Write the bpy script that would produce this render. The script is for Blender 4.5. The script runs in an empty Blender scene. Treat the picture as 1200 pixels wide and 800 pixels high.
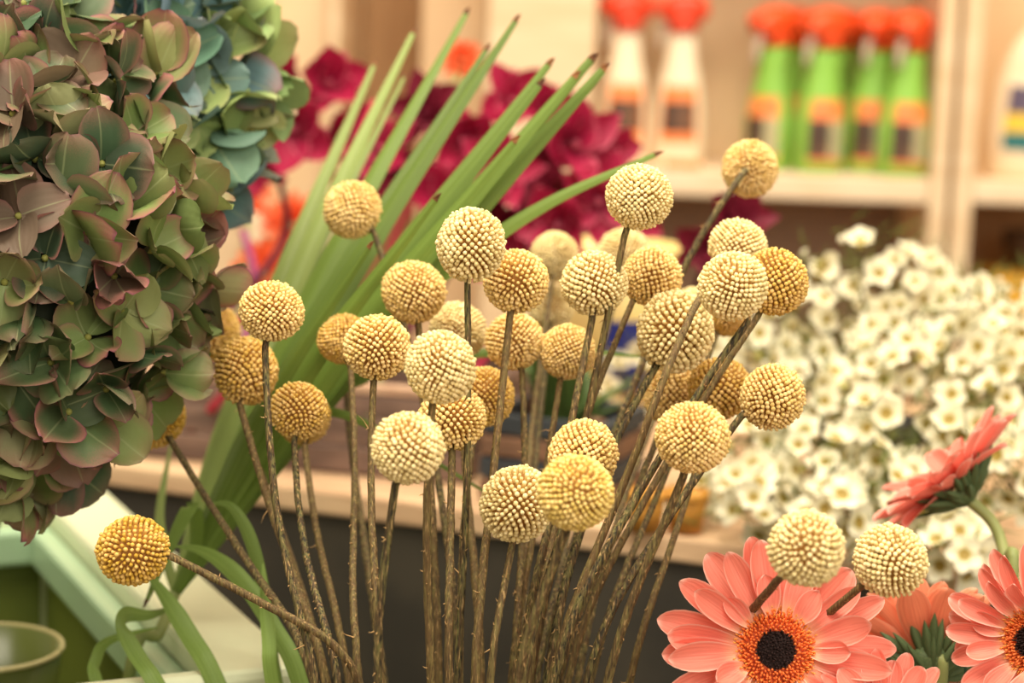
import bpy, math, random
from math import sin, cos, pi, radians as R
from mathutils import Vector as V, Matrix as M

rnd = random.Random(7)
scn = bpy.context.scene
C = scn.collection

# ------------------------------------------------------------------ camera
FPX, PITCH, ROLL = 2400.0, R(9.0), R(2.0)
CAM = V((0, 0, 1.25))
fwd = V((0, cos(PITCH), -sin(PITCH)))
rt0, up0 = V((1, 0, 0)), V((0, sin(PITCH), cos(PITCH)))
rgt = rt0 * cos(ROLL) + up0 * sin(ROLL)
upv = up0 * cos(ROLL) - rt0 * sin(ROLL)
cam = bpy.data.cameras.new('camera')
cam.sensor_width = 36.0
cam.lens = FPX * 36.0 / 1200.0
cam.clip_start, cam.clip_end = 0.05, 50
cam.dof.use_dof = True
cam.dof.focus_distance = 0.83
cam.dof.aperture_fstop = 6.6
camo = bpy.data.objects.new('camera', cam)
C.objects.link(camo)
camo.matrix_world = M.Translation(CAM) @ M((rgt, upv, -fwd)).transposed().to_4x4()
scn.camera = camo

# ------------------------------------------------------------------ world, lights, exposure
scn.view_settings.view_transform = 'Standard'
scn.view_settings.look = 'None'
scn.view_settings.exposure = 0.62
scn.view_settings.gamma = 1.0
scn.view_settings.use_curve_mapping = False
w = bpy.data.worlds.new('world')
scn.world = w
w.use_nodes = True
w.node_tree.nodes['Background'].inputs['Color'].default_value = (1.0, 0.84, 0.62, 1)
w.node_tree.nodes['Background'].inputs['Strength'].default_value = 0.36


def area(name, loc, target, size, power, col):
    l = bpy.data.lights.new(name, 'AREA')
    l.shape = 'RECTANGLE'
    l.size, l.size_y = size
    l.energy = power
    l.color = col
    o = bpy.data.objects.new(name, l)
    C.objects.link(o)
    o.location = loc
    o.rotation_euler = (V(target) - V(loc)).to_track_quat('-Z', 'Y').to_euler()


area('ceiling_panel_light', (-0.25, 0.45, 2.7), (0.02, 0.95, 1.05), (1.3, 1.1), 34, (1.0, 0.90, 0.74))
area('front_soft_light', (0.9, -1.2, 2.2), (0.05, 0.95, 1.05), (1.6, 1.4), 22, (1.0, 0.92, 0.80))  # broad soft light from above and in front
area('shelf_light', (0.5, 1.75, 2.7), (0.35, 2.75, 1.05), (1.6, 0.6), 26, (1.0, 0.87, 0.68))


# ------------------------------------------------------------------ helpers
def at(px, py, D):
    return CAM + (fwd + rgt * ((px - 600) / FPX) + upv * ((400 - py) / FPX)) * D


def ray(px, py):
    return fwd + rgt * ((px - 600) / FPX) + upv * ((400 - py) / FPX)


def on_y(px, py, y):
    d = ray(px, py)
    return CAM + d * ((y - CAM.y) / d.y)


def on_z(px, py, z):
    d = ray(px, py)
    return CAM + d * ((z - CAM.z) / d.z)


def lin(r, g, b):
    return tuple((c / 255 / 12.92) if c / 255 <= 0.04045 else ((c / 255 + 0.055) / 1.055) ** 2.4 for c in (r, g, b)) + (1,)


def newmat(name):
    m = bpy.data.materials.new(name)
    m.use_nodes = True
    nt = m.node_tree
    return m, nt, nt.nodes['Principled BSDF'], nt.nodes, nt.links


def ramp_mix(N, L, fac, a, b):
    x = N.new('ShaderNodeMix')
    x.data_type = 'RGBA'
    if isinstance(fac, float):
        x.inputs[0].default_value = fac
    else:
        L.new(fac, x.inputs[0])
    for sock, v in ((x.inputs[6], a), (x.inputs[7], b)):
        if isinstance(v, tuple):
            sock.default_value = v
        else:
            L.new(v, sock)
    return x.outputs[2]


def math_node(N, L, op, a, b=None):
    x = N.new('ShaderNodeMath')
    x.operation = op
    for i, v in enumerate((a, b)):
        if v is None:
            continue
        if isinstance(v, (int, float)):
            x.inputs[i].default_value = v
        else:
            L.new(v, x.inputs[i])
    return x.outputs[0]


def maprange(N, L, v, a, b, c=0.0, d=1.0):
    x = N.new('ShaderNodeMapRange')
    x.interpolation_type = 'SMOOTHSTEP'
    L.new(v, x.inputs[0])
    for i, k in enumerate((a, b, c, d)):
        x.inputs[i + 1].default_value = k
    return x.outputs[0]


def noise(N, L, scale, detail=3, stretch=None, kind='Object'):
    tc = N.new('ShaderNodeTexCoord')
    src = tc.outputs[kind]
    if stretch:
        mp = N.new('ShaderNodeMapping')
        mp.inputs['Scale'].default_value = stretch
        L.new(src, mp.inputs[0])
        src = mp.outputs[0]
    n = N.new('ShaderNodeTexNoise')
    n.inputs['Scale'].default_value = scale
    n.inputs['Detail'].default_value = detail
    L.new(src, n.inputs['Vector'])
    return n.outputs['Fac']


def bump(N, L, P, h, strength, dist=0.001):
    b = N.new('ShaderNodeBump')
    b.inputs['Strength'].default_value = strength
    b.inputs['Distance'].default_value = dist
    L.new(h, b.inputs['Height'])
    L.new(b.outputs[0], P.inputs['Normal'])


def plain(name, a, b=None, scale=30, rough=0.5, stretch=None, bmp=0.0, bdist=0.001, lo=0.35, hi=0.65, spec=0.4):
    m, nt, P, N, L = newmat(name)
    P.inputs['Roughness'].default_value = rough
    P.inputs['Specular IOR Level'].default_value = spec
    if b is None:
        P.inputs['Base Color'].default_value = a
        return m
    n = noise(N, L, scale, 4, stretch)
    L.new(ramp_mix(N, L, maprange(N, L, n, lo, hi), a, b), P.inputs['Base Color'])
    if bmp:
        bump(N, L, P, n, bmp, bdist)
    return m


def translucent(m, amount, colour_socket):
    nt = m.node_tree
    N, L = nt.nodes, nt.links
    t = N.new('ShaderNodeBsdfTranslucent')
    L.new(colour_socket, t.inputs['Color'])
    mx = N.new('ShaderNodeMixShader')
    mx.inputs[0].default_value = amount
    L.new(N['Principled BSDF'].outputs[0], mx.inputs[1])
    L.new(t.outputs[0], mx.inputs[2])
    L.new(mx.outputs[0], N['Material Output'].inputs['Surface'])


def mesh(name, vs, fs, mat, uv=None, smooth=True, mats=None, midx=None):
    me = bpy.data.meshes.new(name)
    me.from_pydata([tuple(v) for v in vs], [], fs)
    if uv:
        l = me.uv_layers.new(name='uv')
        idx = [0] * len(me.loops)
        me.loops.foreach_get('vertex_index', idx)
        flat = []
        for i in idx:
            flat += uv[i]
        l.data.foreach_set('uv', flat)
    if smooth:
        me.polygons.foreach_set('use_smooth', [True] * len(me.polygons))
    for mm in (mats or [mat]):
        me.materials.append(mm)
    if midx:
        me.polygons.foreach_set('material_index', midx)
    me.update()
    return me


W = {}


def link(name, me, parent=None, mw=None, col=None):
    o = bpy.data.objects.new(name, me)
    C.objects.link(o)
    mw = mw or M.Identity(4)
    W[o.name] = mw
    if parent is not None:
        o.parent = parent
        o.matrix_parent_inverse = W[parent.name].inverted()
    o.matrix_basis = mw
    if col:
        o.color = col
    return o


def tag(o, label, cat, group=None):
    o['label'] = label
    o['category'] = cat
    if group:
        o['group'] = group
    return o


def thing(name, loc, label, cat, group=None):
    o = bpy.data.objects.new(name, None)
    C.objects.link(o)
    o.empty_display_size = 0.02
    o.matrix_basis = M.Translation(V(loc))
    W[o.name] = M.Translation(V(loc))
    return tag(o, label, cat, group)


def structure(o):
    o['kind'] = 'structure'
    return o


def stuff(o):
    o['kind'] = 'stuff'
    return o


def spline(pts, n):
    """Catmull-Rom through pts, n samples per span."""
    P = [V(p) for p in pts]
    P = [P[0] * 2 - P[1]] + P + [P[-1] * 2 - P[-2]]
    out = []
    for i in range(1, len(P) - 2):
        a, b, c, d = P[i - 1:i + 3]
        for k in range(n):
            t = k / n
            out.append(0.5 * ((2 * b) + (c - a) * t + (2 * a - 5 * b + 4 * c - d) * t * t + (3 * b - a - 3 * c + d) * t ** 3))
    out.append(P[-2])
    return out


def relax(path, it):
    for _ in range(it):
        path = [path[0], path[1]] + [(path[i - 1] + path[i] * 2 + path[i + 1]) / 4 for i in range(2, len(path) - 1)] + [path[-1]]
    return path


def resample(path, n):
    d = [0.0]
    for a, b in zip(path, path[1:]):
        d.append(d[-1] + (b - a).length)
    out, j = [], 0
    for k in range(n):
        s = d[-1] * k / (n - 1)
        while j < len(d) - 2 and d[j + 1] < s:
            j += 1
        out.append(path[j].lerp(path[j + 1], min(1, (s - d[j]) / max(1e-9, d[j + 1] - d[j]))))
    return out


def tube(path, rad, n=8, vs=None, fs=None, ridge=0.0, cap=True):
    vs = [] if vs is None else vs
    fs = [] if fs is None else fs
    b0 = len(vs)
    t = (path[1] - path[0]).normalized()
    x = t.orthogonal().normalized()
    m = len(path)
    for i, p in enumerate(path):
        if i < m - 1:
            t2 = (path[min(i + 1, m - 1)] - path[max(i - 1, 0)]).normalized()
        else:
            t2 = (path[-1] - path[-2]).normalized()
        x = (x - t2 * x.dot(t2)).normalized()
        y = t2.cross(x)
        r = rad(i / (m - 1)) if callable(rad) else rad
        for k in range(n):
            a = 2 * pi * k / n
            rr = r * (1 + (ridge if k % 2 else -ridge))
            vs.append(p + x * (cos(a) * rr) + y * (sin(a) * rr))
    for i in range(m - 1):
        for k in range(n):
            a, b = b0 + i * n + k, b0 + i * n + (k + 1) % n
            fs.append((a, b, b + n, a + n))
    if cap:
        fs.append(tuple(b0 + k for k in range(n))[::-1])
        fs.append(tuple(b0 + (m - 1) * n + k for k in range(n)))
    return vs, fs


def box(vs, fs, lo, hi, mat=None):
    b = len(vs)
    for z in (lo[2], hi[2]):
        for y in (lo[1], hi[1]):
            for x in (lo[0], hi[0]):
                p = V((x, y, z))
                vs.append(mat @ p if mat else p)
    for f in ((0, 2, 3, 1), (4, 5, 7, 6), (0, 1, 5, 4), (2, 6, 7, 3), (0, 4, 6, 2), (1, 3, 7, 5)):
        fs.append(tuple(b + k for k in f))


def bevel_box(name, lo, hi, mat, parent=None, mw=None, bev=0.003):
    vs, fs = [], []
    box(vs, fs, lo, hi)
    me = mesh(name, vs, fs, mat, smooth=False)
    o = link(name, me, parent, mw)
    if bev:
        md = o.modifiers.new('edge', 'BEVEL')
        md.width = bev
        md.segments = 2
    return o


def lathe(prof, n=32, sx=1.0, sy=1.0, vs=None, fs=None, close=False):
    vs = [] if vs is None else vs
    fs = [] if fs is None else fs
    b = len(vs)
    for r, z in prof:
        for k in range(n):
            a = 2 * pi * k / n
            vs.append(V((r * cos(a) * sx, r * sin(a) * sy, z)))
    for i in range(len(prof) - 1):
        for k in range(n):
            p, q = b + i * n + k, b + i * n + (k + 1) % n
            fs.append((p, q, q + n, p + n))
    return vs, fs


def petal_mesh(name, mat, L=1.0, W_=0.3, shape=None, cup=0.15, curl=0.2, nu=4, nv=7, wav=0.0, seed=0, twist=0.0, rounded=False):
    """petal along +Y, face +Z; uv = (across, along)"""
    r = random.Random(seed)
    ph = r.random() * 6
    vs, fs, uv = [], [], []
    for j in range(nv + 1):
        t = j / nv
        if rounded:
            t = (1 - cos(pi * t)) / 2
        wd = shape(t) * W_
        for i in range(nu + 1):
            u = 2 * i / nu - 1
            x = u * wd
            y = t * L - (0 if rounded else 0.06) * L * u * u * (t ** 3)
            z = cup * L * (u * u * (wd / W_) * 0.55) + curl * L * t * t + wav * L * sin(u * 4 + ph + t * 5) * t
            a = twist * t
            vs.append(V((x * cos(a) - z * sin(a) * 0, y, z + x * sin(a))))
            uv.append((i / nu, t))
    for j in range(nv):
        for i in range(nu):
            a = j * (nu + 1) + i
            fs.append((a, a + 1, a + nu + 2, a + nu + 1))
    return mesh(name, vs, fs, mat, uv)


def frame_to(z, spin=0.0):
    z = V(z).normalized()
    return z.to_track_quat('Z', 'Y').to_matrix().to_4x4() @ M.Rotation(spin, 4, 'Z')


def jitter(v, a):
    v = V(v).normalized()
    return (v + V((rnd.gauss(0, a), rnd.gauss(0, a), rnd.gauss(0, a)))).normalized()


# ------------------------------------------------------------------ materials
wood_pale = plain('pale_wood', lin(232, 205, 168), lin(222, 190, 150), 6, 0.5, (1, 1, 9), 0.05, lo=.3, hi=.7)
wood_shelf = plain('shelf_board_wood', lin(238, 214, 182), lin(228, 199, 162), 5, 0.5, (2, 9, 9), lo=.3, hi=.7)
back_tan = plain('tan_back_board', lin(226, 196, 156), lin(216, 184, 143), 3, 0.6)
back_grey = plain('taupe_back_board', lin(150, 122, 100), lin(140, 113, 92), 3, 0.6)
brown_panel = plain('brown_panel', lin(190, 148, 102), lin(176, 134, 90), 4, 0.55, (8, 8, 1))
dark_paint = plain('dark_grey_paint', lin(70, 64, 54), lin(56, 52, 46), 14, 0.6, None, 0.1)
ledge_wood = plain('worn_ledge_wood', lin(226, 192, 152), lin(196, 158, 122), 10, 0.6, (1, 6, 6), 0.1)
old_wood = plain('weathered_red_brown_wood', lin(132, 106, 92), lin(98, 78, 68), 18, 0.75, (1, 5, 5), 0.3)
worn_edge = plain('worn_pale_edge_wood', lin(206, 172, 142), lin(176, 138, 112), 25, 0.7)
mint = plain('mint_paint', lin(226, 232, 196), lin(214, 224, 188), 8, 0.35)
mint_inner = plain('mint_lip', lin(170, 200, 164), lin(158, 190, 152), 8, 0.3)
green_inner = plain('deep_green_lining', lin(108, 118, 48), lin(84, 98, 40), 5, 0.5)
table_mat = plain('dark_table', lin(60, 52, 44), lin(48, 42, 36), 6, 0.6)
floor_mat = plain('floor_grey', lin(150, 130, 108), lin(136, 118, 98), 3, 0.6)
wall_mat = plain('warm_wall', lin(226, 202, 168), lin(220, 196, 162), 2, 0.8)
zinc = plain('zinc', lin(120, 120, 116), lin(100, 100, 98), 20, 0.4)
ochre = plain('ochre_pot', lin(206, 150, 62), lin(178, 120, 44), 14, 0.7)
cream_plastic = plain('cream_plastic', lin(238, 214, 140), None, rough=0.35)
blue_print = plain('blue_print', lin(36, 50, 140), None, rough=0.4)
glass_green = plain('pale_glass', lin(170, 160, 112), None, rough=0.2)


def floret_material():
    m, nt, P, N, L = newmat('ball_floret')
    P.inputs['Roughness'].default_value = 0.75
    P.inputs['Specular IOR Level'].default_value = 0.2
    oi = N.new('ShaderNodeObjectInfo')
    g = N.new('ShaderNodeNewGeometry')
    hsv = N.new('ShaderNodeHueSaturation')
    L.new(oi.outputs['Color'], hsv.inputs['Color'])
    L.new(maprange(N, L, g.outputs['Random Per Island'], 0, 1, 0.86, 1.1), hsv.inputs['Value'])
    L.new(maprange(N, L, g.outputs['Random Per Island'], 0, 1, 1.06, 0.92), hsv.inputs['Saturation'])
    L.new(hsv.outputs[0], P.inputs['Base Color'])
    P.inputs['Subsurface Weight'].default_value = 0.0
    return m


def core_material():
    m, nt, P, N, L = newmat('ball_core')
    P.inputs['Roughness'].default_value = 0.9
    P.inputs['Base Color'].default_value = lin(156, 110, 52)
    return m


def stem_material():
    m, nt, P, N, L = newmat('woody_stem')
    P.inputs['Roughness'].default_value = 0.7
    n1 = noise(N, L, 220, 4, (2.4, 2.4, 0.22))
    n2 = noise(N, L, 620, 4, (2, 2, 0.3))
    oi = N.new('ShaderNodeObjectInfo')
    c1 = ramp_mix(N, L, maprange(N, L, n1, .36, .6), lin(112, 106, 58), lin(86, 66, 38))
    c2 = ramp_mix(N, L, maprange(N, L, n2, .56, .70), c1, lin(186, 154, 102))
    c3 = ramp_mix(N, L, maprange(N, L, n2, .49, .37), c2, lin(40, 36, 22))
    c4 = ramp_mix(N, L, maprange(N, L, oi.outputs['Random'], 0, 1, 0, .35), c3, lin(150, 118, 70))
    L.new(c4, P.inputs['Base Color'])
    bump(N, L, P, n2, 0.8, 0.001)
    return m


def sepal_material():
    m, nt, P, N, L = newmat('hydrangea_sepal')
    P.inputs['Roughness'].default_value = 0.5
    P.inputs['Specular IOR Level'].default_value = 0.3
    oi = N.new('ShaderNodeObjectInfo')
    uv = N.new('ShaderNodeUVMap')
    sep = N.new('ShaderNodeSeparateXYZ')
    L.new(uv.outputs[0], sep.inputs[0])
    u = math_node(N, L, 'ABSOLUTE', math_node(N, L, 'MULTIPLY_ADD', sep.outputs[0], 2.0))
    # |2u-1|
    N[-1].inputs[0] if False else None
    um = u.node.inputs[0].links[0].from_node
    um.inputs[2].default_value = -1.0
    e = math_node(N, L, 'MAXIMUM', u, sep.outputs[1])
    nz = noise(N, L, 90, 4)
    e2 = math_node(N, L, 'ADD', e, math_node(N, L, 'MULTIPLY', math_node(N, L, 'SUBTRACT', nz, 0.5), 0.7))
    wide = maprange(N, L, e2, .55, 1.05)
    amt = math_node(N, L, 'MULTIPLY', wide, oi.outputs['Alpha'])
    c = ramp_mix(N, L, amt, oi.outputs['Color'], lin(178, 116, 108))
    rim = math_node(N, L, 'MULTIPLY', maprange(N, L, e, .93, 1.0), math_node(N, L, 'MULTIPLY', oi.outputs['Alpha'], 0.7))
    c = ramp_mix(N, L, rim, c, lin(122, 66, 92))
    mott = noise(N, L, 160, 5)
    c = ramp_mix(N, L, maprange(N, L, mott, .5, .75, 0, .35), c, lin(66, 78, 48))
    # veins
    wv = N.new('ShaderNodeTexWave')
    wv.inputs['Scale'].default_value = 2.2
    wv.inputs['Distortion'].default_value = 2.5
    wv.inputs['Detail'].default_value = 2
    L.new(uv.outputs[0], wv.inputs['Vector'])
    mid = maprange(N, L, u, .0, .06, 1, 0)
    c = ramp_mix(N, L, math_node(N, L, 'MULTIPLY', mid, 0.35), c, lin(180, 190, 140))
    L.new(c, P.inputs['Base Color'])
    bump(N, L, P, wv.outputs['Fac'], 0.10, 0.0005)
    translucent(m, 0.14, c)
    return m


def gerbera_petal_material(name, main, edge, base):
    m, nt, P, N, L = newmat(name)
    P.inputs['Roughness'].default_value = 0.5
    P.inputs['Specular IOR Level'].default_value = 0.25
    oi = N.new('ShaderNodeObjectInfo')
    uv = N.new('ShaderNodeUVMap')
    sep = N.new('ShaderNodeSeparateXYZ')
    L.new(uv.outputs[0], sep.inputs[0])
    um = N.new('ShaderNodeMath')
    um.operation = 'MULTIPLY_ADD'
    um.inputs[1].default_value = 2
    um.inputs[2].default_value = -1
    L.new(sep.outputs[0], um.inputs[0])
    u = math_node(N, L, 'ABSOLUTE', um.outputs[0])
    mp = N.new('ShaderNodeMapping')
    mp.inputs['Scale'].default_value = (9, 0.8, 1)
    L.new(uv.outputs[0], mp.inputs[0])
    n = N.new('ShaderNodeTexNoise')
    n.inputs['Scale'].default_value = 1.6
    L.new(mp.outputs[0], n.inputs['Vector'])
    c = ramp_mix(N, L, maprange(N, L, n.outputs['Fac'], .3, .7), main, tuple(min(1, x * 1.35) for x in main[:3]) + (1,))
    c = ramp_mix(N, L, maprange(N, L, sep.outputs[1], .35, .02, 0, .8), c, base)
    e = math_node(N, L, 'MAXIMUM', math_node(N, L, 'POWER', u, 3.0), math_node(N, L, 'POWER', sep.outputs[1], 6.0))
    c = ramp_mix(N, L, maprange(N, L, e, .55, 1.0, 0, .75), c, edge)
    L.new(c, P.inputs['Base Color'])
    bump(N, L, P, n.outputs['Fac'], 0.4, 0.0008)
    translucent(m, 0.18, c)
    return m


def leaf_material(name, a, b, streak=60, tr=0.18):
    m, nt, P, N, L = newmat(name)
    P.inputs['Roughness'].default_value = 0.45
    P.inputs['Specular IOR Level'].default_value = 0.4
    uv = N.new('ShaderNodeUVMap')
    mp = N.new('ShaderNodeMapping')
    mp.inputs['Scale'].default_value = (streak / 4, 0.8, 1)
    L.new(uv.outputs[0], mp.inputs[0])
    n = N.new('ShaderNodeTexNoise')
    n.inputs['Scale'].default_value = 2
    L.new(mp.outputs[0], n.inputs['Vector'])
    c = ramp_mix(N, L, maprange(N, L, n.outputs['Fac'], .3, .7), a, b)
    oi = N.new('ShaderNodeObjectInfo')
    h = N.new('ShaderNodeHueSaturation')
    L.new(c, h.inputs['Color'])
    L.new(maprange(N, L, oi.outputs['Random'], 0, 1, .85, 1.15), h.inputs['Value'])
    c = h.outputs[0]
    L.new(c, P.inputs['Base Color'])
    bump(N, L, P, n.outputs['Fac'], 0.3, 0.0006)
    translucent(m, tr, c)
    return m


M_FLORET, M_CORE, M_STEM, M_SEPAL = floret_material(), core_material(), stem_material(), sepal_material()
M_CORAL = gerbera_petal_material('coral_petal', lin(240, 134, 116), lin(255, 208, 190), lin(250, 200, 160))
M_CORAL_BACK = gerbera_petal_material('peach_petal', lin(240, 138, 104), lin(255, 186, 150), lin(250, 190, 140))
M_ORANGE = gerbera_petal_material('orange_petal', lin(228, 104, 62), lin(240, 150, 96), lin(240, 176, 110))
M_CRIMSON = gerbera_petal_material('crimson_tepal', lin(158, 30, 66), lin(224, 112, 134), lin(120, 16, 48))
M_BURGUNDY = gerbera_petal_material('burgundy_tepal', lin(106, 22, 42), lin(140, 44, 66), lin(82, 14, 32))
M_WHITE = gerbera_petal_material('white_wax_petal', lin(246, 234, 200), lin(251, 242, 216), lin(228, 216, 160))
M_PALM = leaf_material('palm_segment', lin(100, 126, 48), lin(126, 150, 70))
M_PALM2 = leaf_material('palm_segment_pale', lin(132, 152, 78), lin(152, 168, 96))
M_STRAP = leaf_material('strap_leaf', lin(112, 140, 60), lin(140, 166, 84))
M_DARKLEAF = leaf_material('dark_leaf', lin(70, 92, 46), lin(94, 116, 60))
M_BROWN = plain('brown_dry_tip', lin(150, 98, 56), lin(74, 44, 28), 200, 0.8)
M_GREENSTEM = plain('green_stem', lin(150, 158, 96), lin(128, 140, 80), 60, 0.5)
M_SEPALGREEN = plain('grey_green_bract', lin(96, 116, 72), lin(74, 92, 58), 80, 0.6)
M_TWIG = plain('olive_twig', lin(110, 104, 54), lin(86, 80, 44), 80, 0.7)
M_NEEDLE = plain('needle_leaf', lin(96, 112, 52), lin(124, 136, 66), 60, 0.6)
M_CUP = plain('wax_cup', lin(190, 182, 96), lin(168, 158, 76), 200, 0.5)
M_CUPRIM = plain('wax_cup_centre', lin(160, 134, 58), None, rough=0.5)
M_DISC = plain('dark_disc', lin(52, 26, 20), lin(30, 16, 14), 400, 0.8)
M_DISCB = plain('disc_base', lin(190, 84, 44), None, rough=.7)
M_DISCO = plain('orange_disc_floret', lin(240, 138, 60), lin(236, 104, 52), 300, 0.6)
M_DISCY = plain('yellow_disc_floret', lin(246, 190, 92), lin(240, 150, 60), 300, 0.6)
M_REDSTEM = plain('crimson_stem', lin(206, 50, 84), lin(178, 36, 66), 40, 0.5)
M_DARKSTEM = plain('plum_stem', lin(110, 26, 54), lin(80, 22, 42), 40, 0.5)
M_BUDG = plain('floret_bud', lin(150, 150, 76), None, rough=0.6)
M_YEL = plain('yellow_anther', lin(226, 200, 80), None, rough=0.6)
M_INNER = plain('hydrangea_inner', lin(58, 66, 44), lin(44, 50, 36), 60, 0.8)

# ------------------------------------------------------------------ the setting
vs, fs = [], []
box(vs, fs, (-3, -2, -0.05), (3, 3.2, 0))
structure(link('floor', mesh('floor', vs, fs, floor_mat, smooth=False)))
vs, fs = [], []
box(vs, fs, (-3, 3.1, 0), (3, 3.2, 3.0))
structure(link('wall_back', mesh('wall_back', vs, fs, wall_mat, smooth=False)))

# table under everything
TZ = 0.70
tb = thing('market_table', (0.05, 1.15, 0), 'dark wooden market table carrying the bench and the flower buckets', 'table')
bevel_box('tabletop', (-0.95, 0.62, TZ - 0.03), (0.95, 2.0, TZ), table_mat, tb)
for sx in (-0.88, 0.88):
    for sy in (0.69, 1.93):
        bevel_box('leg', (sx - .03, sy - .03, 0), (sx + .03, sy + .03, TZ - 0.03), table_mat, tb)

# display bench: dark front board, pale worn ledge of planks
LZ = 0.944
A = on_z(360, 573, LZ)
B = on_z(830, 634, LZ)
ux = (B - A).normalized()
uy = V((-ux.y, ux.x, 0))
org = A - ux * 0.34
org.z = 0
BM = M.Translation(org) @ M((ux, uy, V((0, 0, 1)))).transposed().to_4x4()
bench = thing('display_bench', org + V((0, 0, TZ)), 'dark grey painted display bench with a worn pale wooden ledge', 'bench')
BL = 1.15
for z0, z1 in ((TZ + 0.001, 0.812), (0.815, LZ - 0.0165)):
    bevel_box('front_board', (0, 0.006, z0), (BL, 0.024, z1), dark_paint, bench, BM, 0.002)
bevel_box('side_board', (0, 0.024, TZ + 0.001), (0.018, 0.5, LZ - 0.0165), dark_paint, bench, BM, 0.002)
bevel_box('side_board', (BL - .018, 0.024, TZ + 0.001), (BL, 0.5, LZ - 0.0165), dark_paint, bench, BM, 0.002)
y = 0.0
for i, wdt in enumerate((0.075, 0.11, 0.11, 0.11, 0.10)):
    bevel_box('ledge_plank', (0.001 * i, y, LZ - 0.0155), (BL - 0.002 * i, y + wdt, LZ + 0.0006 * (i % 2)), ledge_wood, bench, BM, 0.002)
    y += wdt + 0.002

# weathered crate on the ledge
CA = on_z(150, 562, LZ)
CB = on_z(600, 590, LZ)
CA = A + ux * (-0.21) + uy * 0.016
CA.z = LZ
crz = math.atan2(ux.y, ux.x) + R(9)
CM = M.Translation(CA + V((0, 0, 0.001))) @ M.Rotation(crz, 4, 'Z')
crate = thing('wooden_crate', CA, 'weathered red-brown wooden crate with a worn pale rim behind the ball flower stems', 'crate')
cl, cd = 0.30, 0.20
for z0, z1 in ((0.0, 0.018), (0.0205, 0.0385), (0.041, 0.054)):
    for nm, lo, hi in (('front_slat', (0, 0, z0), (cl, .010, z1)), ('back_slat', (0, cd - .01, z0), (cl, cd, z1)),
                       ('end_slat', (0, .0105, z0), (.01, cd - .0105, z1)), ('end_slat', (cl - .01, .0105, z0), (cl, cd - .0105, z1))):
        bevel_box(nm, lo, hi, old_wood, crate, CM, 0.0015)
for lo, hi in (((0, 0, 0.0545), (cl, .012, 0.0610)), ((0, cd - .012, 0.0545), (cl, cd, 0.0610))):
    bevel_box('rim_strip', lo, hi, worn_edge, crate, CM, 0.0015)
bevel_box('bottom_board', (0.0105, 0.0105, 0), (cl - .0105, cd - .0105, .008), old_wood, crate, CM, 0.001)

# smaller crate of alternating brown and slate slats beside it, with a dark leafy plant
SM = BM @ M.Translation((.448, .028, LZ + .0012))
sc = thing('slatted_crate', SM @ V((.04, .04, 0)), 'small crate of brown and slate-blue slats behind the middle ball flower stems', 'crate')
slate = plain('slate_blue_paint', lin(62, 66, 70), lin(48, 52, 56), 20, .7)
brown_slat = plain('brown_slat', lin(134, 98, 74), lin(104, 76, 58), 20, .7, (1, 5, 5))
for k in range(4):
    z0, z1 = k * .0145, k * .0145 + .0125
    m_ = slate if k % 2 else brown_slat
    for nm, lo, hi in (('front_slat', (0, 0, z0), (.085, .006, z1)), ('back_slat', (0, .074, z0), (.085, .08, z1)),
                       ('end_slat', (0, .0065, z0), (.006, .0735, z1)), ('end_slat', (.079, .0065, z0), (.085, .0735, z1))):
        bevel_box(nm, lo, hi, m_, sc, SM, .001)
for px_, py_ in ((.0065, .0065), (.0705, .0065), (.0065, .0655), (.0705, .0655)):
    bevel_box('corner_post', (px_, py_, .0), (px_ + .008, py_ + .008, .058), brown_slat, sc, SM, .001)
bevel_box('bottom_board', (.015, .0065, 0), (.070, .0735, .004), brown_slat, sc, SM, 0)

# mint green box, wide rim, deep green inside
MZ = 0.952
e0, e1 = on_z(118, 566, MZ), on_z(350, 772, MZ)
dx = (e1 - e0).normalized()
dn = V((dx.y, -dx.x, 0))
if dn.x > 0:
    dn = -dn
MM = M.Translation(V((e0.x, e0.y, 0))) @ M((dx, -dn, V((0, 0, 1)))).transposed().to_4x4()
# local x along right edge toward the camera, local -y to the left
mb = thing('mint_box', V((e0.x, e0.y, TZ)), 'pale mint green open box with a wide rim and dark green inside', 'box')
ml, mw_ = min((e1 - e0).length + 0.01, 0.40), 0.42
rw = 0.042
MT = TZ + 0.001
bevel_box('wall_panel', (0, -rw, MT), (ml, 0, MZ), mint, mb, MM, 0.004)
bevel_box('wall_panel', (0, -mw_, MT), (rw, -rw - .0005, MZ), mint, mb, MM, 0.004)
bevel_box('wall_panel', (rw + .0005, -mw_, MT), (ml, -mw_ + rw, MZ), mint, mb, MM, 0.004)
bevel_box('wall_panel', (ml - .012, -mw_ + rw + .0005, MT), (ml, -rw - .0005, MZ), mint, mb, MM, 0.003)
bevel_box('lining', (rw + .001, -mw_ + rw + .001, MT), (ml - .013, -rw - .001, MT + .004), green_inner, mb, MM, 0)
bevel_box('lining', (rw + .016, -rw - .005, MT + .005), (ml - .014, -rw - .001, MZ - .035), green_inner, mb, MM, 0)
bevel_box('lining', (rw + .001, -mw_ + rw + .006, MT + .005), (rw + .005, -rw - .006, MZ - .035), green_inner, mb, MM, 0)
bevel_box('inner_lip', (rw + .016, -rw - .014, MZ - .034), (ml - .014, -rw - .001, MZ - .012), mint_inner, mb, MM, 0.003)
bevel_box('inner_lip', (rw + .001, -mw_ + rw + .002, MZ - .034), (rw + .015, -rw - .001, MZ - .012), mint_inner, mb, MM, 0.003)

# ------------------------------------------------------------------ shelving
SY = 2.6


def sx_(px, y=SY):
    return on_y(px, 200, y).x


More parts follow.
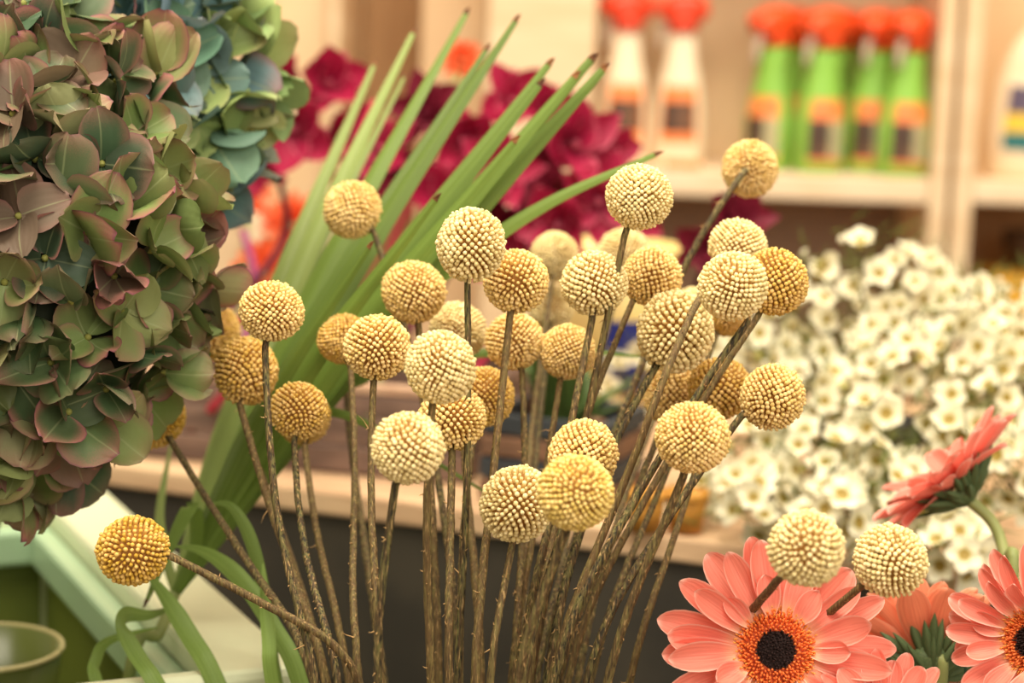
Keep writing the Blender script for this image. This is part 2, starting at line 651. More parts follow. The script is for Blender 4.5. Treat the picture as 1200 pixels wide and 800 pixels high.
zt = on_y(900, 203, SY).z
zb = on_y(900, 233, SY).z
sh = thing('shelving_unit', (0.2, SY, 0), 'pale wooden shelving unit holding the spray bottles', 'shelf')
xl, xr = sx_(566), sx_(1092)
TOPZ = 1.75
bevel_box('side_panel', (xl, SY, 0.0), (sx_(692), SY + .30, TOPZ), wood_pale, sh)
bevel_box('side_panel', (xr, SY, 0.0), (sx_(1112), SY + .30, TOPZ), wood_pale, sh)
sb0 = sx_(692) + .001
bevel_box('shelf_board', (sb0, SY + .002, zb), (xr - .001, SY + .29, zt), wood_shelf, sh)
bevel_box('shelf_board', (sb0, SY + .002, zt + .36), (xr - .001, SY + .29, zt + .39), wood_shelf, sh)
bevel_box('shelf_board', (sb0, SY + .002, zb - .40), (xr - .001, SY + .29, zb - .37), wood_shelf, sh)
bevel_box('back_panel', (sb0, SY + .20, zt + .001), (xr - .001, SY + .212, zt + .359), back_tan, sh, None, 0)
bevel_box('back_panel', (sb0, SY + .20, zb - .369), (xr - .001, SY + .212, zb - .001), back_grey, sh, None, 0)

sh2 = thing('shelving_unit', (0.8, SY, 0), 'neighbouring pale shelving unit with the white jug and the yellow box', 'shelf')
xl2, xr2 = sx_(1120), sx_(1500)
z2t, z2b = on_y(1170, 213, SY).z, on_y(1170, 240, SY).z
bevel_box('side_panel', (xl2, SY + .004, 0), (sx_(1143), SY + .304, TOPZ), wood_pale, sh2)
bevel_box('side_panel', (xr2, SY + .004, 0), (xr2 + .024, SY + .304, TOPZ), wood_pale, sh2)
q0 = sx_(1143) + .001
z3t = on_y(1180, 400, SY).z
bevel_box('shelf_board', (q0, SY + .006, z2b), (xr2 - .001, SY + .29, z2t), wood_shelf, sh2)
bevel_box('shelf_board', (q0, SY + .006, z3t - .026), (xr2 - .001, SY + .29, z3t), wood_shelf, sh2)
bevel_box('back_panel', (q0, SY + .26, z3t + .001), (xr2 - .001, SY + .27, z2b - .001), brown_panel, sh2, None, 0)
bevel_box('back_panel', (q0, SY + .26, z2t + .001), (xr2 - .001, SY + .27, TOPZ), back_tan, sh2, None, 0)

cb = thing('tall_cabinet', (-0.25, SY, 0), 'tall open tan wood cabinet with a shaded recess behind the palm leaf', 'cabinet')
c0, c1, c2, c3 = sx_(200), sx_(322), sx_(392), sx_(563)
bevel_box('side_panel', (c0 - .35, SY + .02, 0), (sx_(288), SY + .05, TOPZ), wood_pale, cb)
bevel_box('face_strip', (sx_(289), SY - .01, 0), (sx_(313), SY + .05, TOPZ), wood_shelf, cb)
bevel_box('face_panel', (sx_(314), SY + .02, 0), (sx_(381), SY + .05, TOPZ), back_tan, cb)
bevel_box('side_panel', (sx_(382), SY, 0), (sx_(394), SY + .44, TOPZ), wood_pale, cb)
bevel_box('back_panel', (sx_(394) + .001, SY + .42, 0), (c3 - .001, SY + .44, TOPZ), brown_panel, cb, None, 0)
bevel_box('divider', (sx_(482), SY + .18, 0), (c3 - .001, SY + .20, TOPZ), back_tan, cb, None, 0)


# ------------------------------------------------------------------ bottles
def plastic(name, c, rough=0.35):
    return plain(name, c, None, rough=rough)


P_GREEN = plastic('green_plastic', lin(140, 192, 78))
P_WHITE = plastic('white_plastic', lin(240, 222, 192))
P_ORANGE = plastic('orange_plastic', lin(240, 84, 36))
P_RED = plastic('red_orange_plastic', lin(226, 70, 40))
P_LORANGE = plastic('orange_label', lin(238, 138, 78))
P_LDARK = plain('dark_label_picture', lin(60, 48, 44), lin(120, 84, 60), 60, 0.5)
P_LMIX = plain('pale_label_picture', lin(150, 160, 130), lin(196, 176, 130), 50, 0.5)
P_NOZ = plastic('grey_trigger', lin(190, 170, 150))
P_PURPLE = plastic('purple_label', lin(92, 82, 104))
P_YELLOW = plastic('yellow_label', lin(226, 190, 70))
P_TEAL = plastic('teal_label', lin(48, 112, 116))
P_MINT = plastic('pale_mint_label', lin(196, 208, 176))


def bottle_mesh(name, prof, mat, sy):
    vs, fs = lathe(prof, 28, 1, sy)
    n = 28
    fs.append(tuple(range(n))[::-1])
    fs.append(tuple(len(vs) - n + k for k in range(n)))
    return mesh(name, vs, fs, mat)


def patch_mesh(name, prof, sy, z0, z1, mat, a0=-1.0, a1=1.0, off=0.0008, nz=6, na=12):
    """a label hugging the front of the bottle (facing -Y)"""
    def rz(z):
        for (r0, za), (r1, zb_) in zip(prof, prof[1:]):
            if za <= z <= zb_ and zb_ > za:
                return r0 + (r1 - r0) * (z - za) / (zb_ - za)
        return prof[-1][0]
    vs, fs = [], []
    for i in range(nz + 1):
        z = z0 + (z1 - z0) * i / nz
        r = rz(z) + off
        for k in range(na + 1):
            a = -pi / 2 + a0 + (a1 - a0) * k / na
            vs.append(V((r * cos(a), r * sin(a) * sy, z)))
    for i in range(nz):
        for k in range(na):
            a = i * (na + 1) + k
            fs.append((a, a + 1, a + na + 2, a + na + 1))
    return mesh(name, vs, fs, mat)


def trigger_parts(th, mw, z, mat, hw, rz):
    mw = mw @ M.Rotation(rz, 4, 'Z')
    vs, fs = lathe([(.0, z), (.019, z), (.021, z + .010), (.019, z + .020), (.0, z + .020)], 20)
    link('collar', mesh('collar', vs, fs, mat), th, mw)
    vs, fs = [], []
    # sprayer head: a chunky hood that runs forward to the nozzle
    sec = [(-hw, .020, .011), (-hw * .6, .034, .018), (.0, .040, .021), (hw * .7, .036, .021), (hw, .026, .016)]
    for yy, hh, ww in sec:
        for (sx, sz) in ((-.8, 0), (.8, 0), (1.0, .35), (1.0, .75), (.6, 1), (-.6, 1), (-1, .75), (-1, .35)):
            vs.append(V((sx * ww, yy, z + .012 + sz * hh + (0.012 if abs(yy) > hw * .9 and sz == 0 else 0))))
    for i in range(len(sec) - 1):
        for k in range(8):
            a, b = i * 8 + k, i * 8 + (k + 1) % 8
            fs.append((a, b, b + 8, a + 8))
    fs += [tuple(range(8))[::-1], tuple(8 * (len(sec) - 1) + k for k in range(8))]
    link('sprayer_head', mesh('sprayer_head', vs, fs, mat), th, mw)
    vs, fs = tube([V((0, -hw + .001, z + .033)), V((0, -hw - .010, z + .033))], .007, 12)
    link('nozzle', mesh('nozzle', vs, fs, mat), th, mw)
    pts = spline([V((0, -hw * .62, z + .014)), V((0, -hw * .85, z + .000)), V((0, -hw * .9, z - .020))], 5)
    vs, fs = tube(pts, lambda t: .0065 - .002 * t, 8)
    link('trigger', mesh('trigger', vs, fs, P_NOZ), th, mw)


def spray(px, y, kind, label, rz=0.0, group=None, head=0.0):
    base = V((on_y(px, 120, y).x, y, zt + .0005))
    th = thing('spray_bottle', base, label, 'spray bottle', group)
    mw = M.Translation(base) @ M.Rotation(rz, 4, 'Z')
    if kind == 'white':
        prof = [(.030, 0), (.0335, .004), (.0335, .04), (.0315, .08), (.027, .11), (.021, .135), (.018, .165), (.0175, .184)]
        sy = .7
        link('body', bottle_mesh('body', prof, P_WHITE, sy), th, mw)
        lb = link('label', patch_mesh('label', prof, sy, .030, .103, P_LORANGE, -.78, .78), th, mw)
        link('label_picture', patch_mesh('label_picture', prof, sy, .043, .083, P_LDARK, -.66, .66, .0016), lb, mw)
        trigger_parts(th, mw, .172, P_RED, .031, head)
    else:
        prof = [(.029, 0), (.0325, .004), (.0325, .06), (.029, .088), (.0225, .112), (.0205, .140), (.020, .158), (.016, .168)]
        sy = .78
        link('body', bottle_mesh('body', prof, P_GREEN, sy), th, mw)
        lb = link('label', patch_mesh('label', prof, sy, .014, .094, P_LORANGE, -.75, .75), th, mw)
        link('label_picture', patch_mesh('label_picture', prof, sy, .020, .068, P_LDARK, -.75, .1, .0016), lb, mw)
        link('label_picture', patch_mesh('label_picture', prof, sy, .020, .068, P_LMIX, 0.1, .72, .0016), lb, mw)
        trigger_parts(th, mw, .158, P_ORANGE, .036, head)


spray(731, SY + .09, 'white', 'white spray bottle with red sprayer nearer the wide post', R(6), 'white spray bottles', R(-80))
spray(796, SY + .09, 'white', 'white spray bottle with red sprayer nearer the green bottles', R(-4), 'white spray bottles', R(-80))
GL = ['green spray bottle with orange sprayer at the open end of the front row',
      'large front green spray bottle with orange sprayer, second in its row',
      'green spray bottle with orange sprayer, third in the front row',
      'green spray bottle with orange sprayer standing against the shelf divider']
for px, yy, l, rz, hd in zip((903, 963, 1021, 1062), (.075, .04, .082, .035), GL, (-30, 12, -4, 8), (-18, -62, -24, -40)):
    spray(px, SY + yy, 'green', l, R(rz), 'green spray bottles', R(hd))
for px, l in zip((922, 978, 1034), ('rear green spray bottle half hidden between the first two', 'rear green spray bottle half hidden behind the second and third', 'rear green spray bottle half hidden behind the third and last')):
    spray(px, SY + .155, 'green', l, R(4), 'green spray bottles', R(-70))

jb = V((on_y(1222, 150, SY + .10).x, SY + .10, z2t + .0005))
jug = thing('white_jug', jb, 'large white jug with purple, yellow and teal label on the neighbouring shelf', 'jug')
jp = [(.066, 0), (.074, .006), (.074, .06), (.066, .12), (.054, .155), (.04, .18), (.022, .2), (.018, .22)]
jw = M.Translation(jb)
link('body', bottle_mesh('body', jp, P_WHITE, .7), jug, jw)
for z0, z1, m_ in ((.036, .060, P_TEAL), (.060, .084, P_YELLOW), (.084, .120, P_PURPLE), (.132, .16, P_MINT)):
    link('label_band', patch_mesh('label_band', jp, .7, z0, z1, m_, -.92, .92), jug, jw)
vs, fs = lathe([(.0, .221), (.021, .221), (.021, .245), (.0, .247)], 20)
link('cap', mesh('cap', vs, fs, P_TEAL), jug, jw)

yb = on_y(1200, 360, SY + .08)
ybo = thing('yellow_carton', (yb.x, SY + .1, z3t), 'yellow cardboard carton on the lower shelf behind the white flowers', 'carton')
ytop = on_y(1190, 322, SY + .06).z
x0 = on_y(1162, 340, SY + .06).x
bevel_box('carton_body', (x0, SY + .06, z3t + .0005), (x0 + .16, SY + .17, ytop), plain('yellow_card', lin(222, 170, 60), None, rough=.5), ybo)
bevel_box('carton_flap', (x0, SY + .06, ytop + .0003), (x0 + .16, SY + .115, ytop + .0016), plain('yellow_card_flap', lin(214, 160, 52), None, rough=.5), ybo, None, 0)
vs, fs = lathe([(.0, 0), (.034, 0), (.046, .03), (.048, .05), (.043, .05), (.04, .03), (.0, .01)], 24)
dp = link('dark_bowl', mesh('dark_bowl', vs, fs, plain('dark_brown_glaze', lin(74, 50, 32), None, rough=.4)), None,
          M.Translation((x0 + .07, SY + .115, ytop + .002)))
tag(dp, 'dark brown bowl resting on the yellow carton', 'bowl')
pb = on_y(800, 186, SY + .02)
tg = bevel_box('seed_packet', (pb.x - .022, SY + .012, zt + .0005), (pb.x + .022, SY + .040, zt + .010), P_LORANGE, None, None, .001)
tag(tg, 'small flat orange packet lying in front of the white spray bottles', 'packet')

# ------------------------------------------------------------------ buckets below the ball flowers and gerberas
BKT = V((0.0, 0.86, TZ + .001))
BK2 = V((0.185, 0.88, TZ + .001))


def bucket(name, base, r0, r1, h, mat, label, cat='bucket', parts=True):
    t = thing(name, base, label, cat)
    vs, fs = lathe([(.0, 0), (r0, 0), (r1, h), (r1 - .002, h), (r0 - .002, .003), (.0, .003)], 36)
    link('body', mesh('body', vs, fs, mat), t, M.Translation(base))
    if parts:
        vs, fs = [], []
        path = [V((cos(a) * (r1 + .0012), sin(a) * (r1 + .0012), h)) for a in [2 * pi * k / 40 for k in range(41)]]
        tube(path, .0022, 8, vs, fs)
        link('rim', mesh('rim', vs, fs, mat), t, M.Translation(base))
    return t


bucket('zinc_bucket', BKT, .060, .078, .145, zinc, 'zinc bucket under the bunch of yellow ball flowers')
bucket('zinc_bucket', BK2, .060, .078, .12, zinc, 'lower zinc bucket under the coral gerberas')

# ------------------------------------------------------------------ ball flowers
GA = pi * (3 - math.sqrt(5))


def ball_meshes(seed, n):
    r = random.Random(seed)
    sq = 0.93 + r.random() * .1
    lob = [(V((r.gauss(0, 1), r.gauss(0, 1), r.gauss(0, 1))).normalized(), r.uniform(-.05, .05)) for _ in range(5)]

    def rad(d):
        return 1 + sum(a * max(0, d.dot(v)) ** 2 for v, a in lob)
    cv, cf = [], []
    for j in range(13):
        th = pi * j / 12
        for k in range(20):
            a = 2 * pi * k / 20
            d = V((sin(th) * cos(a), sin(th) * sin(a), cos(th)))
            cv.append(V((d.x, d.y, d.z * sq)) * (.80 * rad(d)))
    for j in range(12):
        for k in range(20):
            a, b = j * 20 + k, j * 20 + (k + 1) % 20
            cf.append((a, a + 20, b + 20, b))
    vs, fs = [], []
    pz = r.random() * 6
    for i in range(n):
        z = 1 - 2 * (i + .5) / n
        q = math.sqrt(max(0, 1 - z * z))
        a = i * GA
        d = V((q * cos(a), q * sin(a), z))
        d = (d + V((r.gauss(0, 1), r.gauss(0, 1), r.gauss(0, 1))) * .011).normalized()
        sz = 1 + .10 * sin(3 * d.x + pz) + .08 * sin(5 * d.y + 2 * pz) + r.gauss(0, .09)
        L_ = 1.0 + r.gauss(0, .018)
        rr = rad(d)
        ax = jitter_r(d, .07, r)
        fx = ax.orthogonal().normalized()
        fy = ax.cross(fx)
        w0 = 1.78 / math.sqrt(n) * sz
        base = V((d.x, d.y, d.z * sq)) * (rr * L_)
        b0 = len(vs)
        for off, wd in ((-.24, .40), (-.085, .70), (-.028, .78), (-.004, .44)):
            c = base + ax * off
            for k in range(6):
                t = 2 * pi * k / 6
                vs.append(c + fx * (cos(t) * wd * w0) + fy * (sin(t) * wd * w0))
        vs.append(base + ax * .004)
        for j in range(3):
            for k in range(6):
                p, s = b0 + j * 6 + k, b0 + j * 6 + (k + 1) % 6
                fs.append((p, s, s + 6, p + 6))
        for k in range(6):
            fs.append((b0 + 18 + k, b0 + 18 + (k + 1) % 6, b0 + 24))
    return mesh('flower_head', cv, cf, M_CORE), mesh('florets', vs, fs, M_FLORET)


def jitter_r(v, a, r):
    return (v + V((r.gauss(0, a), r.gauss(0, a), r.gauss(0, a)))).normalized()


BALLS = [ball_meshes(s, n) for s, n in ((1, 560), (2, 500), (3, 620), (4, 450), (5, 530), (6, 590))]
PALE, MIDY, GOLD = lin(250, 228, 166), lin(247, 214, 140), lin(232, 192, 108)
AMBER = lin(226, 184, 90)


def hairs(path, n, rad):
    vs, fs = [], []
    for _ in range(n):
        i = rnd.randrange(4, len(path) - 2)
        t = (path[i + 1] - path[i]).normalized()
        side = jitter(t.orthogonal(), .9)
        side = (side - t * side.dot(t)).normalized()
        p = path[i] + side * rad * .9
        ln = rnd.uniform(.0008, .0030) if rnd.random() < .93 else rnd.uniform(.004, .009)
        d = (side * .6 + t * rnd.uniform(-1, .8)).normalized()
        q = p + d * ln * .5
        e = q + jitter(d, .6) * ln * .5
        tube([p, q, e], lambda s: .00030 * (1.15 - s), 3, vs, fs, cap=False)
    return vs, fs


def craspedia(label, x, y, r, D, tint, via=(), xb=None, Db=None, head_shift=0.0, attach=None):
    c = at(x, y, D)
    Rw = r / FPX * D
    if xb is None:
        xb = 590 + (x - 600) * .40
    if Db is None:
        Db = .865 + (D - .88) * .35 + rnd.uniform(-.012, .012)
    pts = []
    ys = [y] + [v[1] for v in via] + [800]
    path_px = list(via)
    for v in path_px:
        f = max(0, min(1, (v[1] - y) / (800 - y)))
        dd = v[2] if len(v) > 2 else 0.0
        pts.append(at(v[0], v[1], D + (Db - D) * f + dd))
    pts.append(at(xb, 800, Db))
    p8 = pts[-1]
    base = V((p8.x * .50 + BKT.x * .5, BKT.y + (Db - .86) * .7, BKT.z + .005))
    d = base - V((BKT.x, BKT.y, base.z))
    if d.length > .052:
        base = V((BKT.x, BKT.y, base.z)) + d.normalized() * .052
    first = (pts[0] - c).normalized()
    start = c + first * Rw * .80
    if attach:
        start = at(*attach)
        pts = pts
    if not via:                                   # gentle natural bow
        mid = start.lerp(p8, .5) + V((rnd.uniform(-.006, .006), rnd.uniform(-.004, .004), 0))
        pts.insert(0, mid)
    t = thing('ball_flower', base, label, 'ball flower', 'yellow ball flowers in the bunch')
    path = relax(resample(spline([start] + pts + [base], 14), 90), 60)
    path = [p + V((rnd.gauss(0, .00010), rnd.gauss(0, .00010), 0)) if i > 3 else p for i, p in enumerate(path)]
    r0 = (.00142 + rnd.uniform(-.0001, .0002)) * (r / 40 * D / .86) ** .3
    vs, fs = tube(path, lambda s: r0 * (.92 + .36 * min(1, s * 1.6)), 10, ridge=.13)
    st = link('stem', mesh('stem', vs, fs, M_STEM), t)
    if D < 1.02:
        vs, fs = hairs(path, 34, r0 * 1.2)
        stuff(link('stem_hair', mesh('stem_hair', vs, fs, M_BRISTLE), st))
    core, flo = BALLS[rnd.randrange(len(BALLS))]
    ax = (-first)
    mw = M.Translation(c) @ frame_to(jitter(ax, .25), rnd.random() * 6.28) @ M.Scale(Rw / 1.0, 4)
    h = link('flower_head', core, t, mw)
    f = link('floret', flo, h, mw, tint)
    stuff(f)
    return t


M_BRISTLE = plain('stem_bristle', lin(188, 150, 98), None, rough=.8)

craspedia('highest ball flower, its stem bending in front of the bloom before the shelf', 880, 197, 35, .99, MIDY, [(862, 206, -.035), (846, 234, -.03), (803, 300), (762, 400), (700, 560), (650, 700)], 622, .90)
craspedia('pale ball flower standing clear above the strap leaf tip', 749, 231, 41, .86, PALE, [(733, 272), (727, 300), (702, 420), (672, 560), (640, 700)], 620, .88)
craspedia('lone ball flower against the fan palm leaf, above all near it', 413, 246, 35, .98, MIDY, [(437, 268), (456, 322), (492, 440), (520, 600)], 540, .92)
craspedia('pale ball flower on a straight stem touching the edge of the fan leaf', 551, 286, 42, .84, PALE, [(548, 332), (548, 390), (549, 520), (545, 660)], 536, .85)
craspedia('ball flower tucked under the pale straight-stemmed one, long stem in front', 605, 330, 39, .87, MIDY, [(598, 368), (591, 440), (577, 560), (566, 680)], 556, .83)
craspedia('small soft ball flower before the crimson orchids', 650, 300, 30, 1.06, PALE)
craspedia('ball flower overlapping the lower edge of the fan leaf', 484, 342, 38, .92, MIDY, [(491, 385), (503, 520)], 515, .9)
craspedia('round pale ball flower with stem ends of two flowers just under it', 697, 332, 40, .87, PALE, [(694, 374), (674, 470), (650, 600)], 606, .84)
craspedia('ball flower directly below the pale one near the strap leaf tip', 764, 324, 36, .90, MIDY, [(742, 352), (708, 430), (676, 510), (652, 620)], 618, .85)
craspedia('blurred pale ball flower peeping between the central heads', 646, 362, 27, 1.07, PALE)
craspedia('ball flower on a straight upright stem right beside the purple sepals', 318, 365, 39, .86, MIDY, [(311, 408), (314, 500), (320, 590), (346, 710)], 372, .84)
craspedia('golden ball flower half behind the purple hydrangea sepal', 249, 388, 33, 1.0, GOLD, [(268, 425), (300, 540)], 385, .93)
craspedia('golden ball flower under the upright one, stem crossing to the bundle', 289, 434, 39, .92, GOLD, [(281, 474), (300, 545), (335, 650), (366, 740)], 384, .86)
craspedia('ball flower peeping out behind the wide golden one', 402, 398, 32, .93, GOLD, [(412, 440), (418, 560), (412, 680)], 421, .85)
craspedia('wide golden-yellow ball flower below the fan leaf edge', 442, 407, 40, .86, MIDY, [(438, 450), (432, 520), (438, 640)], 447, .83)
craspedia('golden ball flower lowest of those near the upright stem', 350, 481, 35, .89, GOLD, [(345, 518), (347, 600), (370, 710)], 398, .84)
craspedia('golden ball flower showing as a rim behind the one beside the palm blade', 357, 489, 32, .95, GOLD, [(358, 530), (372, 640)], 410, .88)
craspedia('amber ball flower covered by a dark hydrangea sepal', 183, 489, 38, .955, AMBER, [(198, 512), (232, 570), (275, 635), (330, 722)], 372, .86)
craspedia('amber ball flower hanging low and alone over the mint box', 155, 645, 41, .82, AMBER, [(198, 651), (240, 668), (300, 703), (352, 742)], 428, .85)
craspedia('very pale front ball flower in the middle of the bunch', 516, 430, 42, .79, PALE, [(507, 474), (500, 560), (499, 660)], 506, .82)
craspedia('ball flower with open florets under the very pale middle one', 530, 490, 40, .85, MIDY, [(530, 530), (529, 620)], 526, .83)
craspedia('shaded golden ball flower behind the one with open florets', 568, 465, 36, .91, GOLD, [(552, 520), (544, 600)], 538, .86)
craspedia('ball flower behind the long front stem, thin stem straight below', 603, 400, 35, .92, MIDY, [(612, 437), (617, 545), (610, 680)], 601, .88)
craspedia('soft ball flower half hidden behind the straight-stemmed pale one', 537, 387, 34, .95, PALE)
craspedia('ball flower crossed by two stems, middle of the bunch', 665, 412, 33, .92, MIDY, [(655, 455), (640, 560)], 598, .89)
craspedia('big pale front ball flower at the heart of the stems', 478, 525, 44, .77, PALE, [(463, 572), (450, 680)], 442, .79)
craspedia('ball flower low down, overlapped by the biggest front one', 607, 590, 44, .82, PALE, [(600, 640), (588, 720)], 573, .81)
craspedia('biggest front ball flower low in the bunch', 675, 578, 47, .755, lin(242, 212, 126), [(660, 632), (632, 720)], 606, .78)
craspedia('ball flower peeping over the top of the biggest front one', 683, 532, 41, .84, MIDY, [(668, 590), (642, 690)], 612, .83)
craspedia('broad ball flower crossed by a dark slanting stem', 793, 388, 47, .88, PALE, [(772, 424), (730, 490), (690, 590)], 640, .86)
craspedia('pale round front ball flower overlapping a darker twin', 860, 335, 43, .81, PALE, [(878, 374), (838, 424), (808, 470), (735, 610)], 645, .82)
craspedia('darker golden ball flower behind the pale round front one', 908, 330, 40, .87, GOLD, [(880, 385), (838, 442), (750, 600)], 662, .88)
craspedia('ball flower rising behind the pale round front one', 865, 290, 36, .91, PALE, [(848, 310), (818, 345, -.07), (786, 416, -.07), (748, 520, -.05), (718, 620, -.02)], 640, .83)
craspedia('ball flower reaching out furthest before the white waxflowers', 905, 464, 38, .85, MIDY, [(868, 488), (822, 545), (756, 655)], 684, .84)
craspedia('golden ball flower tucked behind the one before the waxflowers', 843, 455, 38, .90, GOLD, [(832, 500), (805, 583), (770, 695)], 736, .88)
craspedia('golden ball flower hiding behind the big speckled one', 790, 462, 36, .93, MIDY, [(775, 500), (735, 610)], 652, .89)
craspedia('big speckled ball flower in front of the slanting stems', 812, 513, 45, .79, MIDY, [(800, 560), (783, 598), (745, 700)], 710, .82)
craspedia('big ball flower standing before the open coral gerbera', 945, 642, 46, .745, PALE, [(911, 680, .0), (877, 720, .022), (856, 748, .045)], 836, .865)
craspedia('ball flower lowest beside the open coral gerbera', 1044, 658, 44, .79, PALE, [(1010, 686, -.012), (975, 714, -.018), (946, 739, -.012), (925, 762, .03)], 895, .88)
craspedia('sliver of a golden ball flower under the pale round front one', 849, 366, 30, .95, GOLD)
craspedia('blurred ball flower behind the broad crossed one', 814, 366, 30, 1.04, PALE)
craspedia('blurred pale ball flower before the cream bucket', 731, 298, 32, 1.10, PALE)
craspedia('dim golden ball flower behind the wide golden-yellow one', 414, 426, 31, 1.04, GOLD, [(404, 470), (413, 540)], 450, .96)

# ------------------------------------------------------------------ hydrangeas
def sep_shape(t):
    return max(.05, (1 - abs(2 * t ** .80 - 1) ** 2.3)) ** .5


SEPALS = [petal_mesh('sepal', M_SEPAL, 1.0, .50 + .05 * (k % 3), sep_shape, cup=(.25, .42, -.15, .50, .30, -.25)[k], curl=(-.25, .1, .3, -.15, .38, .2)[k], nu=6, nv=9,
                     wav=.03 + .015 * (k % 3), seed=k, twist=(.2, -.25, .1, -.15, .3, -.1)[k], rounded=True) for k in range(6)]
vs, fs = [], []
lathe([(.0, -.08), (.03, -.06), (.06, .0), (.065, .04), (.04, .08), (.0, .1)], 8, vs=vs, fs=fs)
BUD = mesh('floret_centre', vs, fs, M_BUDG)


def hydrangea(label, px, py, D, rx, ry, rz, n, size, palette, blush, base, xmin=-75, tiltrange=(4, 58), outline=None):
    c = at(px, py, D)
    t = thing('hydrangea', base, label, 'hydrangea')
    ax, ay, az = rx / FPX * D, rz, ry / FPX * D
    Rm = M((rgt, fwd, upv)).transposed()
    path = spline([base, base.lerp(c, .5) + V((-.05, .02, -.02)), c], 8)
    vs, fs = tube(path, .0035, 8)
    link('stem', mesh('stem', vs, fs, M_GREENSTEM), t)
    cv, cf = [], []
    for j in range(13):
        th = pi * j / 12
        for k in range(20):
            a = 2 * pi * k / 20
            d = V((sin(th) * cos(a), sin(th) * sin(a), cos(th)))
            b = .80 + .05 * sin(7 * d.x + 3 * d.z) * sin(6 * d.y + 1)
            cv.append(c + Rm @ V((d.x * ax * b, d.y * ay * b, d.z * az * b)))
    for j in range(12):
        for k in range(20):
            p, q = j * 20 + k, j * 20 + (k + 1) % 20
            cf.append((p, p + 20, q + 20, q))
    link('dark_core', mesh('dark_core', cv, cf, M_INNER), t)  # dark blob added inside the head for its dark gaps, blocks see-through
    for i in range(n):
        z = 1 - 2 * (i + .5) / n
        q = math.sqrt(1 - z * z)
        a = i * GA
        d = V((q * cos(a), q * sin(a), z))
        if d.y > .25:
            continue
        p = V((d.x * ax, d.y * ay, d.z * az)) * rnd.uniform(.84, 1.0)
        nrm = (Rm @ V((d.x / ax, d.y / ay, d.z / az))).normalized()
        wp = c + Rm @ p
        rel = wp - CAM
        ppx = 600 + FPX * rel.dot(rgt) / rel.dot(fwd)
        ppy = 400 - FPX * rel.dot(upv) / rel.dot(fwd)
        if ppx < xmin or ppy < -90:
            continue
        if outline:                               # the head is lopsided: full at the shoulder, drawn in below
            lim = outline[-1][1]
            for (y0, x0), (y1, x1) in zip(outline, outline[1:]):
                if y0 <= ppy <= y1:
                    lim = x0 + (x1 - x0) * (ppy - y0) / (y1 - y0)
            if ppx > lim:
                continue
        nn = jitter(nrm + V((0, 0, .15)), .42)
        F = M.Translation(wp) @ frame_to(nn, rnd.random() * 6.28)
        fl = link('floret', BUD, t, F @ M.Scale(.024, 4))
        pal = palette[rnd.randrange(len(palette))]
        s0 = size * rnd.uniform(.88, 1.15)
        tl = rnd.uniform(*tiltrange)
        for k in range(4):
            g = rnd.uniform(.8, 1.22)
            pc = tuple(min(1, x * 1.12 * g * rnd.uniform(.93, 1.07)) for x in pal[:3])
            mw = F @ M.Rotation(k * pi / 2 + rnd.gauss(0, .14), 4, 'Z') @ M.Translation((0, .0014, .0008 * (k % 2))) @ M.Rotation(R(tl + rnd.gauss(0, 20)), 4, 'X') @ M.Rotation(rnd.gauss(0, .28), 4, 'Y') @ M.Scale(s0 * rnd.uniform(.88, 1.12), 4)
            link('sepal', SEPALS[rnd.randrange(6)], fl, mw, pc + (max(0, min(1, rnd.gauss(blush, .3))),))
    return t


VASE = V((at(-20, 745, 1.05).x, at(-20, 745, 1.05).y, TZ + .006))
vt = at(-20, 745, 1.05).z - .006
vase = thing('ribbed_vase', VASE, 'pale olive glass vase standing inside the mint box', 'vase')
hh = vt - VASE.z
vs, fs = lathe([(.0, 0), (.034, 0), (.036, .03), (.030, hh * .6), (.040, hh), (.0375, hh), (.028, hh * .6), (.033, .03), (.0, .006)], 32)
link('body', mesh('body', vs, fs, plain('olive_glass', lin(84, 92, 40), None, rough=.25)), vase, M.Translation(VASE))
path = [V((cos(a) * .040, sin(a) * .040, hh)) for a in [2 * pi * k / 40 for k in range(41)]]
vs, fs = tube(path, .0014, 8)
link('rim', mesh('rim', vs, fs, glass_green), vase, M.Translation(VASE))

G1 = [lin(104, 122, 70), lin(116, 134, 78), lin(80, 102, 66), lin(136, 146, 92), lin(70, 90, 66), lin(116, 98, 80), lin(150, 152, 108), lin(92, 110, 72)]
G2 = [lin(100, 130, 108), lin(92, 124, 124), lin(110, 138, 146), lin(128, 148, 96), lin(88, 112, 96), lin(172, 184, 124), lin(150, 168, 104), lin(104, 128, 128)]
hydrangea('large green hydrangea head blushed purple, nearest the camera', 34, 292, .90, 220, 286, .085, 250, .0205, G1, .45, VASE + V((.008, -.01, .012)),
          outline=[(-200, 130), (0, 150), (80, 185), (180, 214), (250, 230), (340, 246), (400, 218), (440, 192), (480, 158), (520, 118), (560, 96), (700, 70)])
hydrangea('smaller blue-green hydrangea head behind the purple-edged one', 188, 105, 1.02, 106, 150, .06, 105, .0255, G2, .0, VASE + V((-.008, .01, .012)), 60)


# ------------------------------------------------------------------ leaves
def strip(path, width, nrm, mat, fold=.25, n=4, tip_from=None):
    vs, fs, uv = [], [], []
    m = len(path)
    for i, p in enumerate(path):
        t = (path[min(i + 1, m - 1)] - path[max(i - 1, 0)]).normalized()
        nv = nrm(i / (m - 1)) if callable(nrm) else nrm
        s = t.cross(nv).normalized()
        up = s.cross(t).normalized()
        wd = width(i / (m - 1))
        for k in range(n + 1):
            u = 2 * k / n - 1
            vs.append(p + s * (u * wd * .5) - up * (abs(u) * wd * .5 * fold))
            uv.append((k / n, i / (m - 1)))
    for i in range(m - 1):
        for k in range(n):
            a = i * (n + 1) + k
            fs.append((a, a + 1, a + n + 2, a + n + 1))
    return vs, fs, uv


